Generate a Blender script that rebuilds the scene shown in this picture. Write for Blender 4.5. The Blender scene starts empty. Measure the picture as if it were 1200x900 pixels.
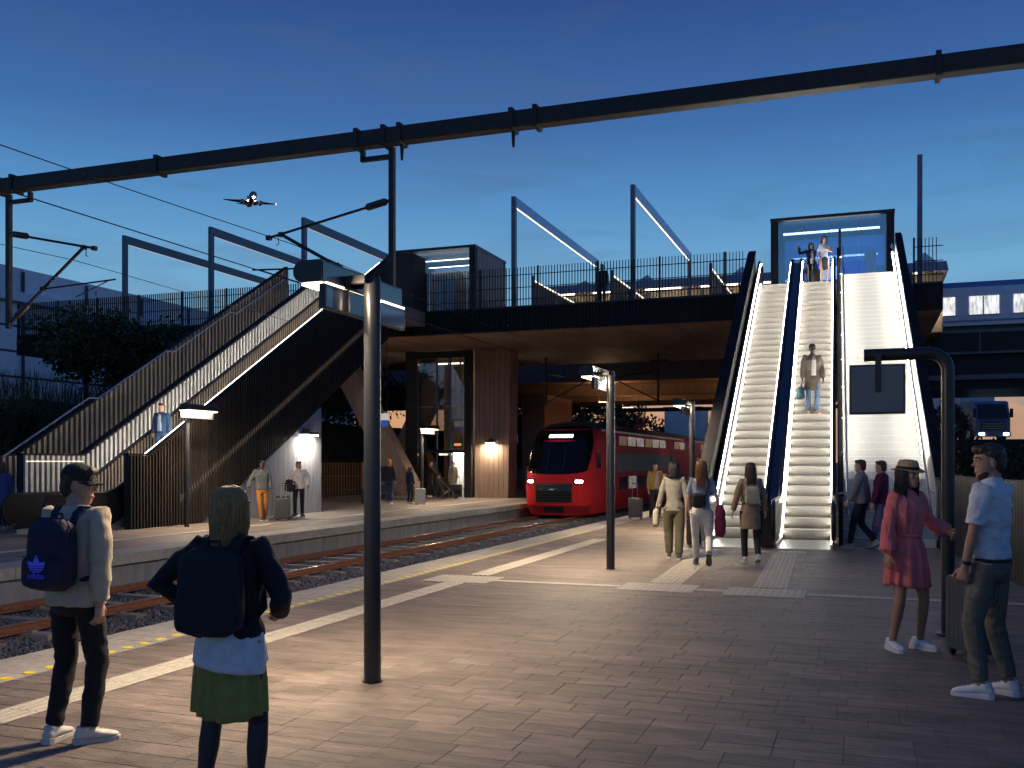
import bpy, bmesh, math, random
import numpy as np
from mathutils import Vector, Matrix, Euler, noise as mnoise
R = math.radians
random.seed(7)
sc = bpy.context.scene
COL = sc.collection

# ------------------------------------------------------------------ camera
cam_d = bpy.data.cameras.new('camera')
cam_d.sensor_width = 36.0
cam_d.lens = 36.0 * 1130 / 1200
cam_d.shift_y = 91 / 1200
cam_d.clip_start = 0.1
cam_d.clip_end = 4000
cam = bpy.data.objects.new('camera', cam_d)
COL.objects.link(cam)
cam.location = (0, 0, 1.72)
cam.rotation_euler = (R(90), 0, R(19.94))
sc.camera = cam

# ------------------------------------------------------------------ world: dusk sky
SUN_EL, SUN_AZ = -1.0, -22.0         # just set, beyond the bridge
w = bpy.data.worlds.new('World')
sc.world = w
w.use_nodes = True
nt = w.node_tree
nt.nodes.clear()
N = nt.nodes.new
L = nt.links.new
out = N('ShaderNodeOutputWorld')
bg = N('ShaderNodeBackground')
sky = N('ShaderNodeTexSky')
sky.sky_type = 'NISHITA'
sky.sun_disc = False
sky.sun_elevation = R(SUN_EL)
sky.sun_rotation = R(SUN_AZ)
sky.altitude = 100
sky.air_density = 1.0
sky.dust_density = 0.6
sky.ozone_density = 3.0
tc = N('ShaderNodeTexCoord')
sep = N('ShaderNodeSeparateXYZ')
L(tc.outputs['Generated'], sep.inputs[0])
# dusk colours by height above the horizon, with thin dark cloud streaks
ramp = N('ShaderNodeValToRGB')
L(sep.outputs['Z'], ramp.inputs[0])
cr = ramp.color_ramp
cr.elements[0].position = 0.0
cr.elements[0].color = (0.50, 0.27, 0.13, 1)
cr.elements[1].position = 1.0
cr.elements[1].color = (0.012, 0.035, 0.13, 1)
for p, c in ((0.050, (0.44, 0.25, 0.14)), (0.080, (0.30, 0.25, 0.25)), (0.118, (0.16, 0.32, 0.45)), (0.184, (0.122, 0.305, 0.48)),
             (0.25, (0.070, 0.215, 0.42)), (0.326, (0.035, 0.110, 0.29)), (0.43, (0.018, 0.052, 0.185)), (0.55, (0.012, 0.036, 0.15))):
    e = cr.elements.new(p)
    e.color = (*c, 1)
mp = N('ShaderNodeMapping')
mp.inputs['Scale'].default_value = (2.2, 2.2, 11.0)
L(tc.outputs['Generated'], mp.inputs[0])
nz = N('ShaderNodeTexNoise')
nz.inputs['Scale'].default_value = 2.1
nz.inputs['Detail'].default_value = 8
nz.inputs['Roughness'].default_value = 0.55
nz.inputs['Distortion'].default_value = 0.6
L(mp.outputs[0], nz.inputs['Vector'])
cl = N('ShaderNodeValToRGB')
cl.color_ramp.elements[0].position = 0.50
cl.color_ramp.elements[0].color = (0, 0, 0, 1)
cl.color_ramp.elements[1].position = 0.74
cl.color_ramp.elements[1].color = (1, 1, 1, 1)
L(nz.outputs['Fac'], cl.inputs[0])
hz = N('ShaderNodeMapRange')          # more cloud near the horizon
hz.inputs['From Min'].default_value = 0.0
hz.inputs['From Max'].default_value = 0.16
hz.inputs['To Min'].default_value = 0.95
hz.inputs['To Max'].default_value = 0.34
L(sep.outputs['Z'], hz.inputs['Value'])
mu = N('ShaderNodeMath')
mu.operation = 'MULTIPLY'
L(cl.outputs['Color'], mu.inputs[0])
L(hz.outputs[0], mu.inputs[1])
cloudmix = N('ShaderNodeMix')
cloudmix.data_type = 'RGBA'
L(mu.outputs[0], cloudmix.inputs['Factor'])
# away from the sunset the horizon is dull blue instead of orange
ramp2 = N('ShaderNodeValToRGB')
L(sep.outputs['Z'], ramp2.inputs[0])
r2 = ramp2.color_ramp
r2.elements[0].position = 0.0
r2.elements[0].color = (0.16, 0.165, 0.22, 1)
r2.elements[1].position = 1.0
r2.elements[1].color = (0.012, 0.035, 0.13, 1)
for p, c in ((0.06, (0.14, 0.19, 0.29)), (0.13, (0.12, 0.25, 0.39)), (0.184, (0.10, 0.27, 0.46)), (0.25, (0.062, 0.205, 0.43)), (0.326, (0.032, 0.110, 0.31)), (0.43, (0.017, 0.054, 0.205)), (0.55, (0.013, 0.038, 0.155))):
    e = r2.elements.new(p)
    e.color = (*c, 1)
dt = N('ShaderNodeVectorMath')
dt.operation = 'DOT_PRODUCT'
L(tc.outputs['Generated'], dt.inputs[0])
dt.inputs[1].default_value = (math.sin(R(SUN_AZ)), math.cos(R(SUN_AZ)), 0)
az = N('ShaderNodeMapRange')
az.interpolation_type = 'SMOOTHSTEP'
az.inputs['From Min'].default_value = 0.50
az.inputs['From Max'].default_value = 0.97
L(dt.outputs['Value'], az.inputs['Value'])
azmix = N('ShaderNodeMix')
azmix.data_type = 'RGBA'
L(az.outputs[0], azmix.inputs['Factor'])
L(ramp2.outputs['Color'], azmix.inputs['A'])
L(ramp.outputs['Color'], azmix.inputs['B'])
L(azmix.outputs['Result'], cloudmix.inputs['A'])
cloudmix.inputs['B'].default_value = (0.055, 0.085, 0.16, 1)
skys = N('ShaderNodeMix')
skys.data_type = 'RGBA'
skys.blend_type = 'ADD'
skys.inputs['Factor'].default_value = 0.06
L(cloudmix.outputs['Result'], skys.inputs['A'])
L(sky.outputs['Color'], skys.inputs['B'])
L(skys.outputs['Result'], bg.inputs['Color'])
bg.inputs['Strength'].default_value = 0.92
L(bg.outputs[0], out.inputs[0])

# last glow of the sun from behind the bridge
sun_d = bpy.data.lights.new('sun', 'SUN')
sun_d.energy = 0.12
sun_d.angle = R(12)
sun_d.color = (1.0, 0.62, 0.36)
sun = bpy.data.objects.new('sun', sun_d)
COL.objects.link(sun)
sun.rotation_euler = (R(86), 0, R(180 - SUN_AZ))

sc.view_settings.view_transform = 'Standard'
sc.view_settings.look = 'None'
sc.view_settings.exposure = 0.42
sc.view_settings.gamma = 1.0
sc.cycles.use_denoising = True
sc.cycles.max_bounces = 6
sc.cycles.diffuse_bounces = 3
sc.cycles.glossy_bounces = 3
sc.cycles.transmission_bounces = 6
sc.cycles.transparent_max_bounces = 8
sc.cycles.sample_clamp_indirect = 4.0
sc.cycles.caustics_reflective = False
sc.cycles.caustics_refractive = False

# ------------------------------------------------------------------ materials
MATS = {}


def mat(name, col, rough=0.55, metal=0.0, var=0.15, scale=6.0, bump=0.0, bscale=60.0, emit=0.0, ecol=None,
        stretch=None, rnd=0.0, spec=0.5, coat=0.0, world=False, col2=None, rvar=0.0, stain=0.0, evar=False):
    if name in MATS:
        return MATS[name]
    m = bpy.data.materials.new(name)
    m.use_nodes = True
    t = m.node_tree
    b = t.nodes['Principled BSDF']
    b.inputs['Roughness'].default_value = rough
    b.inputs['Metallic'].default_value = metal
    b.inputs['Specular IOR Level'].default_value = spec
    b.inputs['Coat Weight'].default_value = coat
    src = t.nodes.new('ShaderNodeTexCoord').outputs['Object']
    if world:
        src = t.nodes.new('ShaderNodeNewGeometry').outputs['Position']
    if stretch:
        mpn = t.nodes.new('ShaderNodeMapping')
        mpn.inputs['Scale'].default_value = stretch
        t.links.new(src, mpn.inputs[0])
        src = mpn.outputs[0]
    colout = None
    if var > 0 or col2:
        n1 = t.nodes.new('ShaderNodeTexNoise')
        n1.inputs['Scale'].default_value = scale
        n1.inputs['Detail'].default_value = 6
        n1.inputs['Roughness'].default_value = 0.65
        t.links.new(src, n1.inputs['Vector'])
        rp = t.nodes.new('ShaderNodeValToRGB')
        rp.color_ramp.elements[0].position = 0.3
        rp.color_ramp.elements[1].position = 0.7
        c2 = col2 if col2 else [min(1, c * (1 + var)) for c in col]
        rp.color_ramp.elements[0].color = (*[c * (1 - var) for c in col], 1)
        rp.color_ramp.elements[1].color = (*c2, 1)
        t.links.new(n1.outputs['Fac'], rp.inputs[0])
        colout = rp.outputs['Color']
        if rvar:
            mr = t.nodes.new('ShaderNodeMapRange')
            mr.inputs['To Min'].default_value = max(0.03, rough - rvar)
            mr.inputs['To Max'].default_value = min(1, rough + rvar)
            t.links.new(n1.outputs['Fac'], mr.inputs['Value'])
            t.links.new(mr.outputs[0], b.inputs['Roughness'])
    if stain > 0:          # broad patches of dirt and wear
        n3 = t.nodes.new('ShaderNodeTexNoise')
        n3.inputs['Scale'].default_value = 1.3
        n3.inputs['Detail'].default_value = 7
        n3.inputs['Roughness'].default_value = 0.7
        n3.inputs['Distortion'].default_value = 0.8
        t.links.new(src, n3.inputs['Vector'])
        mr3 = t.nodes.new('ShaderNodeMapRange')
        mr3.inputs['From Min'].default_value = 0.3
        mr3.inputs['From Max'].default_value = 0.7
        mr3.inputs['To Min'].default_value = 1 - stain
        mr3.inputs['To Max'].default_value = 1 + stain * 0.7
        t.links.new(n3.outputs['Fac'], mr3.inputs['Value'])
        vs3 = t.nodes.new('ShaderNodeVectorMath')
        vs3.operation = 'SCALE'
        t.links.new(colout, vs3.inputs[0])
        t.links.new(mr3.outputs[0], vs3.inputs['Scale'])
        colout = vs3.outputs[0]
    if rnd > 0:
        oi = t.nodes.new('ShaderNodeObjectInfo')
        mr = t.nodes.new('ShaderNodeMapRange')
        mr.inputs['To Min'].default_value = 1 - rnd
        mr.inputs['To Max'].default_value = 1 + rnd
        t.links.new(oi.outputs['Random'], mr.inputs['Value'])
        vm = t.nodes.new('ShaderNodeVectorMath')
        vm.operation = 'SCALE'
        if colout is None:
            vm.inputs[0].default_value = col
        else:
            t.links.new(colout, vm.inputs[0])
        t.links.new(mr.outputs[0], vm.inputs['Scale'])
        colout = vm.outputs[0]
    if colout is None:
        b.inputs['Base Color'].default_value = (*col, 1)
    else:
        t.links.new(colout, b.inputs['Base Color'])
    if bump > 0:
        n2 = t.nodes.new('ShaderNodeTexNoise')
        n2.inputs['Scale'].default_value = bscale
        n2.inputs['Detail'].default_value = 5
        t.links.new(src, n2.inputs['Vector'])
        bp = t.nodes.new('ShaderNodeBump')
        bp.inputs['Strength'].default_value = bump
        bp.inputs['Distance'].default_value = 0.02
        t.links.new(n2.outputs['Fac'], bp.inputs['Height'])
        t.links.new(bp.outputs[0], b.inputs['Normal'])
    if emit > 0:
        b.inputs['Emission Color'].default_value = (*(ecol or col), 1)
        b.inputs['Emission Strength'].default_value = emit
        if evar:
            t.links.new(colout, b.inputs['Emission Color'])
    MATS[name] = m
    return m


def glass(name, tint=(0.8, 0.9, 1.0), rough=0.02, alpha=0.35, ior=1.45):
    """thin pane: part mirror, part see-through, tinted"""
    m = bpy.data.materials.new(name)
    m.use_nodes = True
    t = m.node_tree
    t.nodes.clear()
    o = t.nodes.new('ShaderNodeOutputMaterial')
    g = t.nodes.new('ShaderNodeBsdfGlossy')
    g.inputs['Roughness'].default_value = rough
    tr = t.nodes.new('ShaderNodeBsdfTransparent')
    tr.inputs['Color'].default_value = (*tint, 1)
    fr = t.nodes.new('ShaderNodeFresnel')
    fr.inputs['IOR'].default_value = ior
    ad = t.nodes.new('ShaderNodeMath')
    ad.operation = 'ADD'
    ad.inputs[1].default_value = alpha
    ad.use_clamp = True
    t.links.new(fr.outputs[0], ad.inputs[0])
    mx = t.nodes.new('ShaderNodeMixShader')
    t.links.new(ad.outputs[0], mx.inputs[0])
    t.links.new(tr.outputs[0], mx.inputs[1])
    t.links.new(g.outputs[0], mx.inputs[2])
    t.links.new(mx.outputs[0], o.inputs[0])
    MATS[name] = m
    return m


# ------------------------------------------------------------------ mesh building
class MB:
    def __init__(self):
        self.v, self.f = [], []

    def add(self, v, f):
        o = len(self.v)
        self.v += [tuple(p) for p in v]
        self.f += [tuple(i + o for i in q) for q in f]
        return self

    def hexa(self, p):
        return self.add(p, [(3, 2, 1, 0), (4, 5, 6, 7), (0, 1, 5, 4), (1, 2, 6, 5), (2, 3, 7, 6), (3, 0, 4, 7)])

    def box(self, x0, x1, y0, y1, z0, z1):
        return self.hexa([(x0, y0, z0), (x1, y0, z0), (x1, y1, z0), (x0, y1, z0), (x0, y0, z1), (x1, y0, z1), (x1, y1, z1), (x0, y1, z1)])

    def cbox(self, x0, x1, y0, y1, z0, z1, c=0.01):
        """box with chamfered edges"""
        bm = bmesh.new()
        bmesh.ops.create_cube(bm, size=1)
        for q in bm.verts:
            q.co = ((x0 + x1) / 2 + q.co.x * (x1 - x0), (y0 + y1) / 2 + q.co.y * (y1 - y0), (z0 + z1) / 2 + q.co.z * (z1 - z0))
        bmesh.ops.bevel(bm, geom=bm.edges[:], offset=c, segments=2, affect='EDGES', profile=0.6)
        bm.verts.index_update()
        self.add([q.co for q in bm.verts], [[q.index for q in fa.verts] for fa in bm.faces])
        bm.free()
        return self

    def prism(self, poly, a, b, axis='x'):
        n = len(poly)
        mk = {'x': lambda p, t: (t, p[0], p[1]), 'y': lambda p, t: (p[0], t, p[1]), 'z': lambda p, t: (p[0], p[1], t)}[axis]
        v = [mk(p, a) for p in poly] + [mk(p, b) for p in poly]
        f = [tuple(reversed(range(n))), tuple(range(n, 2 * n))] + [(i, (i + 1) % n, n + (i + 1) % n, n + i) for i in range(n)]
        return self.add(v, f)

    def tube(self, pts, r, n=8, caps=True, flat=None):
        pts = [Vector(p) for p in pts]
        rs = r if isinstance(r, (list, tuple)) else [r] * len(pts)
        rings = []
        up = None
        for i, p in enumerate(pts):
            if i == 0:
                t = pts[1] - pts[0]
            elif i == len(pts) - 1:
                t = pts[-1] - pts[-2]
            else:
                t = (pts[i + 1] - p).normalized() + (p - pts[i - 1]).normalized()
            t.normalize()
            if up is None:
                up = Vector((0, 0, 1)) if abs(t.z) < 0.9 else Vector((0, 1, 0))
            a = t.cross(up).normalized()
            b = a.cross(t).normalized()
            up = b
            fl = flat or 1.0
            rings.append([p + a * math.cos(k * 2 * math.pi / n) * rs[i] + b * math.sin(k * 2 * math.pi / n) * rs[i] * fl for k in range(n)])
        return self.loft(rings, caps)

    def loft(self, rings, caps=True, close=True):
        n = len(rings[0])
        v = [p for r in rings for p in r]
        f = []
        for i in range(len(rings) - 1):
            for k in range(n if close else n - 1):
                f.append((i * n + k, i * n + (k + 1) % n, (i + 1) * n + (k + 1) % n, (i + 1) * n + k))
        if caps:
            f.append(tuple(reversed(range(n))))
            f.append(tuple(range((len(rings) - 1) * n, len(rings) * n)))
        return self.add(v, f)

    def grid(self, fn, us, vs):
        n = len(us)
        v = [fn(u, q) for q in vs for u in us]
        f = [(j * n + i, j * n + i + 1, (j + 1) * n + i + 1, (j + 1) * n + i) for j in range(len(vs) - 1) for i in range(n - 1)]
        return self.add(v, f)

    def ball(self, c, r, n=12, m=8, sc3=(1, 1, 1)):
        v = []
        f = []
        for j in range(m + 1):
            ph = math.pi * j / m
            for i in range(n):
                th = 2 * math.pi * i / n
                v.append((c[0] + r * sc3[0] * math.sin(ph) * math.cos(th), c[1] + r * sc3[1] * math.sin(ph) * math.sin(th), c[2] + r * sc3[2] * math.cos(ph)))
        for j in range(m):
            for i in range(n):
                f.append((j * n + i, (j + 1) * n + i, (j + 1) * n + (i + 1) % n, j * n + (i + 1) % n))
        return self.add(v, f)

    def mesh(self, name, smooth=False):
        me = bpy.data.meshes.new(name)
        me.from_pydata([tuple(p) for p in self.v], [], self.f)
        bm = bmesh.new()
        bm.from_mesh(me)
        bmesh.ops.recalc_face_normals(bm, faces=bm.faces)
        bm.to_mesh(me)
        bm.free()
        if smooth:
            me.polygons.foreach_set('use_smooth', [True] * len(me.polygons))
            if smooth != 'all':
                me.set_sharp_from_angle(angle=R(40))
        return me

    def build(self, name, m, parent=None, smooth=False, **kw):
        return link(name, self.mesh(name, smooth), m, parent, **kw)


def link(name, me, m=None, parent=None, loc=None, rot=None, **props):
    o = bpy.data.objects.new(name, me)
    COL.objects.link(o)
    if m is not None and not me.materials:
        me.materials.append(MATS[m] if isinstance(m, str) else m)
    if parent is not None:
        o.parent = parent
    if loc is not None:
        o.location = loc
    if rot is not None:
        o.rotation_euler = rot
    for k, q in props.items():
        o[k] = q
    return o


def thing(name, label, cat, loc=(0, 0, 0), rz=0, group=None):
    o = bpy.data.objects.new(name, None)
    COL.objects.link(o)
    o.empty_display_size = 0.2
    o.location = loc
    o.rotation_euler = (0, 0, rz)
    tag(o, label, cat, group)
    return o


def tag(o, label, cat, group=None):
    o['label'] = label
    o['category'] = cat
    if group:
        o['group'] = group
    return o


def arealight(name, loc, rot, sx, sy, power, color, parent=None, spread=None):
    d = bpy.data.lights.new(name, 'AREA')
    d.shape = 'RECTANGLE'
    d.size, d.size_y = sx, sy
    d.energy = power
    d.color = color
    if spread:
        d.spread = spread
    o = bpy.data.objects.new(name, d)
    COL.objects.link(o)
    o.location = loc
    o.rotation_euler = rot
    if parent:
        o.parent = parent
    return o


WARM = (1.0, 0.77, 0.52)
mat('paver', (0.170, 0.138, 0.118), rough=0.66, stretch=(.45, 1.6, 1), var=0.45, scale=7, bump=0.6, bscale=48, rnd=0.20, world=True, rvar=0.16, stain=0.38)
mat('paver_far', (0.170, 0.138, 0.118), rough=0.62, var=0.38, scale=4, bump=0.6, bscale=48, world=True, rvar=0.16, stretch=(.45, 1.6, 1), stain=0.38)
mat('joint', (0.105, 0.088, 0.076), rough=0.9)
mat('concrete', (0.36, 0.34, 0.30), rough=0.75, var=0.2, scale=9, bump=0.3, bscale=40, world=True, stain=0.22)
mat('concrete_wall', (0.24, 0.245, 0.26), rough=0.8, var=0.3, scale=5, bump=0.35, bscale=18, stretch=(1, 1, 0.15), world=True)
mat('concrete_board', (0.33, 0.33, 0.35), rough=0.8, var=0.3, scale=9, bump=0.5, bscale=22, stretch=(1, 1, 0.08), world=True)
mat('concrete_pier', (0.33, 0.24, 0.185), rough=0.8, var=0.22, scale=6, bump=0.4, bscale=22, stretch=(1, 1, 0.12), world=True)
mat('concrete_soffit', (0.30, 0.225, 0.17), rough=0.6, var=0.3, scale=0.8, bump=0.1, bscale=9, stretch=(1, 0.3, 1), world=True)
mat('tactile', (0.40, 0.375, 0.32), rough=0.7, var=0.18, scale=12, bump=0.2, bscale=80, world=True)
mat('yellow_paint', (0.80, 0.62, 0.02), rough=0.6, var=0.1)
mat('black_metal', (0.018, 0.019, 0.022), rough=0.38, var=0.2, scale=4, spec=0.5)
mat('dark_slat', (0.030, 0.026, 0.024), rough=0.5, spec=0.22, var=0.15, scale=3, rnd=0.2)
mat('bronze_slat', (0.30, 0.24, 0.185), rough=0.5, var=0.12, rnd=0.12)
mat('grey_slat', (0.42, 0.40, 0.37), rough=0.5, var=0.12, rnd=0.12)
mat('coping_black', (0.014, 0.013, 0.014), rough=0.7, var=0.2, scale=4, spec=0.15)
mat('dark_panel', (0.028, 0.026, 0.028), rough=0.55, spec=0.25, var=0.2, scale=2)
mat('steel', (0.55, 0.55, 0.55), rough=0.28, metal=1.0, var=0.08)
mat('portal_beam', (0.30, 0.40, 0.60), rough=0.35, metal=0.6, var=0.1)  # lighter and bluer than the posts: sky reflection put into the colour
mat('portal_steel', (0.10, 0.12, 0.17), rough=0.35, metal=0.2, var=0.1)
mat('led_white', (1, 1, 1), emit=14, ecol=(1.0, 0.94, 0.84), var=0)
mat('led_soft', (1, 1, 1), emit=5, ecol=(1.0, 0.88, 0.70), var=0)
mat('led_portal', (1, 0.9, 0.75), emit=1.5, ecol=(1.0, 0.86, 0.66), var=0)
mat('led_warm', (1, 0.85, 0.6), emit=8, ecol=(1.0, 0.78, 0.50), var=0)
mat('rust', (0.20, 0.075, 0.04), rough=0.75, var=0.35, scale=14, bump=0.2, bscale=60)
mat('rail_top', (0.5, 0.46, 0.44), rough=0.25, metal=1.0, var=0.1)
mat('sleeper', (0.22, 0.19, 0.16), rough=0.85, var=0.25, scale=8, bump=0.3, bscale=40, rnd=0.25)
mat('ballast', (0.11, 0.11, 0.125), rough=0.9, var=0.55, scale=9, world=True)
mat('ballast_bed', (0.045, 0.045, 0.05), rough=0.95, var=0.4, scale=20)
mat('rubber', (0.012, 0.012, 0.014), rough=0.45, var=0.1)
# ------------------------------------------------------------------ ground, platforms, track
mat('ground', (0.035, 0.045, 0.022), rough=0.95, var=0.5, scale=0.4, bump=0.4, bscale=6, world=True)
g = MB()
g.grid(lambda x, y: (x, y, -0.85), [-1500, -60, -30, 0, 30, 60, 1500], [-300, -20, 0, 40, 80, 200, 2500])
g.build('ground', 'ground', kind='structure')

TW = math.radians(19.94)


def pxl(X, Y, Z=0.0):
    d = -X * math.sin(TW) + Y * math.cos(TW)
    l_ = X * math.cos(TW) + Y * math.sin(TW)
    if d < 0.5:
        return None
    return 600 + 1130 * l_ / d, 541 - 1130 * (Z - 1.72) / d, d


XE, XF = -7.04, -13.0        # platform edges either side of the track
near = MB().box(XE + 0.06, 14, -8, 70, -0.85, -0.006).build('platform_near', 'joint', kind='structure')
# edge coping slabs
cs = MB().cbox(0, 0.735, 0, 1.494, -0.2, 0, 0.008).mesh('coping_slab')
for i in range(34):
    link('coping_slab', cs, 'concrete', near, loc=(XE, -6 + i * 1.5, random.uniform(-0.002, 0.001)))
MB().box(XE, XE + 0.735, 45, 70, -0.2, 0).build('coping_run', 'concrete', near, kind='stuff')
# pavers in running bond, rows across the platform
PL, PD, GAP = 0.40, 0.20, 0.003


def paver_geo(l_, d_):
    c = 0.003
    return ([(0, 0, -0.03), (l_, 0, -0.03), (l_, d_, -0.03), (0, d_, -0.03), (0, 0, -c), (l_, 0, -c), (l_, d_, -c), (0, d_, -c),
             (c, c, 0), (l_ - c, c, 0), (l_ - c, d_ - c, 0), (c, d_ - c, 0)],
            [(0, 1, 5, 4), (1, 2, 6, 5), (2, 3, 7, 6), (3, 0, 4, 7), (4, 5, 9, 8), (5, 6, 10, 9), (6, 7, 11, 10), (7, 4, 8, 11), (8, 9, 10, 11)])


rp = random.Random(3)
pav = []
y = 1.6
row = 0
while y < 36:
    x = XE + 0.74
    first = PL * rp.choice((0.35, 0.5, 0.65, 0.85, 1.0))
    while x < 6:
        ln = min(first if x < XE + 0.75 else PL, 6 - x)
        pav.append((x, y, ln))
        x += ln
    y += PD
    row += 1
vis = []
for k, (x, y, ln) in enumerate(pav):
    p = pxl(x + ln / 2, y + PD / 2)
    if p and -20 < p[0] < 1220 and 541 < p[1] < 915:
        vis.append((p[2], k))
vis.sort()
chosen = {k for _, k in vis[:300]}
far_m = MB()
pm = {}
for k, (x, y, ln) in enumerate(pav):
    dz = rp.uniform(-0.002, 0.0)
    if k in chosen:
        key = round(ln, 3)
        if key not in pm:
            pm[key] = MB().add(*paver_geo(ln - GAP, PD - GAP)).mesh('paver')
        link('paver', pm[key], 'paver', near, loc=(x, y, dz), rot=(rp.uniform(-.003, .003), rp.uniform(-.002, .002), 0))
    else:
        v, f = paver_geo(ln - GAP, PD - GAP)
        far_m.add([(a + x, b + y, c + dz) for a, b, c in v], f)
far_m.build('paving', 'paver_far', near, kind='stuff')
MB().box(XE + 0.74, 6, y, 70, -0.0059, -0.002).build('paving_beyond', 'paver_far', near, kind='stuff')
MB().box(6, 14, -8, 70, -0.0059, -0.004).build('paving_side', 'paver_far', near, kind='stuff')
# tactile plates: ribbed strips and dotted pads
rib = MB().box(0, 0.31, 0, 0.295, 0, 0.004)
for k in range(4):
    x0 = 0.025 + k * 0.075
    rib.hexa([(x0, 0, .004), (x0 + .04, 0, .004), (x0 + .04, .295, .004), (x0, .295, .004), (x0 + .008, 0, .010), (x0 + .032, 0, .010), (x0 + .032, .295, .010), (x0 + .008, .295, .010)])
ribm = rib.mesh('tactile_plate')
for i in range(63):
    yy = 1.8 + i * 0.3
    if 12.55 < yy < 13.4:
        continue
    link('tactile_plate', ribm, 'tactile', near, loc=(-5.6, yy, 0.002))
rib2 = MB().box(0, 0.44, 0, 0.395, 0, 0.004)
for k in range(6):
    x0 = 0.02 + k * 0.07
    for h in range(2):
        rib2.box(x0, x0 + .035, .02 + h * .195, .17 + h * .195, .004, .010)
rib2m = rib2.mesh('tactile_plate')
for x0, x1 in ((-2.83, -2.98), (-1.40, -1.56)):
    for i in range(13):
        t = i / 12
        link('tactile_plate', rib2m, 'tactile', near, loc=(x0 + (x1 - x0) * t, 13.5 + i * 0.4, 0.002))


def pad(x0, x1, y0, y1):
    m = MB().box(x0, x1, y0, y1, 0, 0.005)
    nx, ny = int((x1 - x0) / 0.09), int((y1 - y0) / 0.09)
    for i in range(nx):
        for j in range(ny):
            cx, cy = x0 + (i + .5) * (x1 - x0) / nx, y0 + (j + .5) * (y1 - y0) / ny
            m.hexa([(cx - .022, cy - .022, .005), (cx + .022, cy - .022, .005), (cx + .022, cy + .022, .005), (cx - .022, cy + .022, .005),
                    (cx - .012, cy - .012, .010), (cx + .012, cy - .012, .010), (cx + .012, cy + .012, .010), (cx - .012, cy + .012, .010)])
    o = m.build('tactile_pad', 'tactile', near)
    o.location.z = 0.0025
    return o


pad(-5.98, -4.98, 12.6, 13.4)
pad(-3.12, -2.10, 12.65, 13.45)
pad(-1.70, -0.68, 12.6, 13.4)
pad(-3.55, -2.55, 18.75, 19.2)
pad(-2.05, -1.00, 18.75, 19.2)
strip = MB().box(0, 0.595, 0, 0.2, 0, 0.005).mesh('paving_strip')
for a, b in ((-4.97, -3.13), (-2.09, -1.71), (-0.67, 1.9)):
    n = max(1, round((b - a) / 0.6))
    for i in range(n):
        o = link('paving_strip', strip, 'tactile', near, loc=(a + (b - a) * i / n + 0.004, 12.9, 0.002))
        o.scale.x = (b - a) / n / 0.6
dot = MB().tube([(0, 0, 0), (0, 0, 0.004)], [0.052, 0.046], 12).mesh('yellow_dot')
for i in range(95):
    link('yellow_dot', dot, 'yellow_paint', near, loc=(-6.385, 2.0 + i * 0.225, 0.001))

# far platform
far = MB().box(-27, XF - 0.08, -8, 75, -0.85, -0.012).build('platform_far', 'concrete_wall', kind='structure')
MB().box(-27, XF - 0.75, -8, 75, -0.012, 0.0).build('paving', 'paver_far', far, kind='stuff')
cs = MB().cbox(-0.74, 0.06, 0, 1.99, -0.2, 0.003, 0.01).mesh('coping_slab')
for i in range(36):
    link('coping_slab', cs, 'concrete', far, loc=(XF, -2 + i * 2, random.uniform(-.004, 0.001)))
st = MB().box(-0.12, 0.12, 0, 0.995, 0, 0.008).mesh('tactile_strip')
for i in range(45):
    link('tactile_strip', st, 'tactile', far, loc=(-15.3, 4 + i, 0.002))

# railway track
trk = MB().box(XF, XE + 0.06, -8, 90, -0.85, -0.70).build('railway_track', 'ballast_bed', kind='structure')
XT = -11.45
for s in (-1, 1):
    xr = XT + s * 0.80
    prof = [(-.075, -.575), (.075, -.575), (.075, -.56), (.012, -.535), (.012, -.485), (.036, -.475), (.036, -.450), (-.036, -.450), (-.036, -.475), (-.012, -.485), (-.012, -.535), (-.075, -.56)]
    r_ = MB().prism([(xr + a, b) for a, b in prof], -6, 90, 'y').build('rail', 'rust', trk)
    MB().box(xr - .024, xr + .024, -6, 90, -.4495, -.4485).build('running_surface', 'rail_top', r_)
sl = MB().hexa([(-1.3, 0, -.70), (1.3, 0, -.70), (1.3, .27, -.70), (-1.3, .27, -.70), (-1.27, .03, -.578), (1.27, .03, -.578), (1.27, .24, -.578), (-1.27, .24, -.578)])
for s in (-1, 1):
    for q in (-.11, .11):
        sl.box(s * .8 + q - .03, s * .8 + q + .03, .09, .18, -.578, -.555)
slm = sl.mesh('sleeper')
for i in range(62):
    link('sleeper', slm, 'sleeper', trk, loc=(XT + random.uniform(-.02, .02), -2 + i * 0.85, random.uniform(-.006, .006)))


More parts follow.
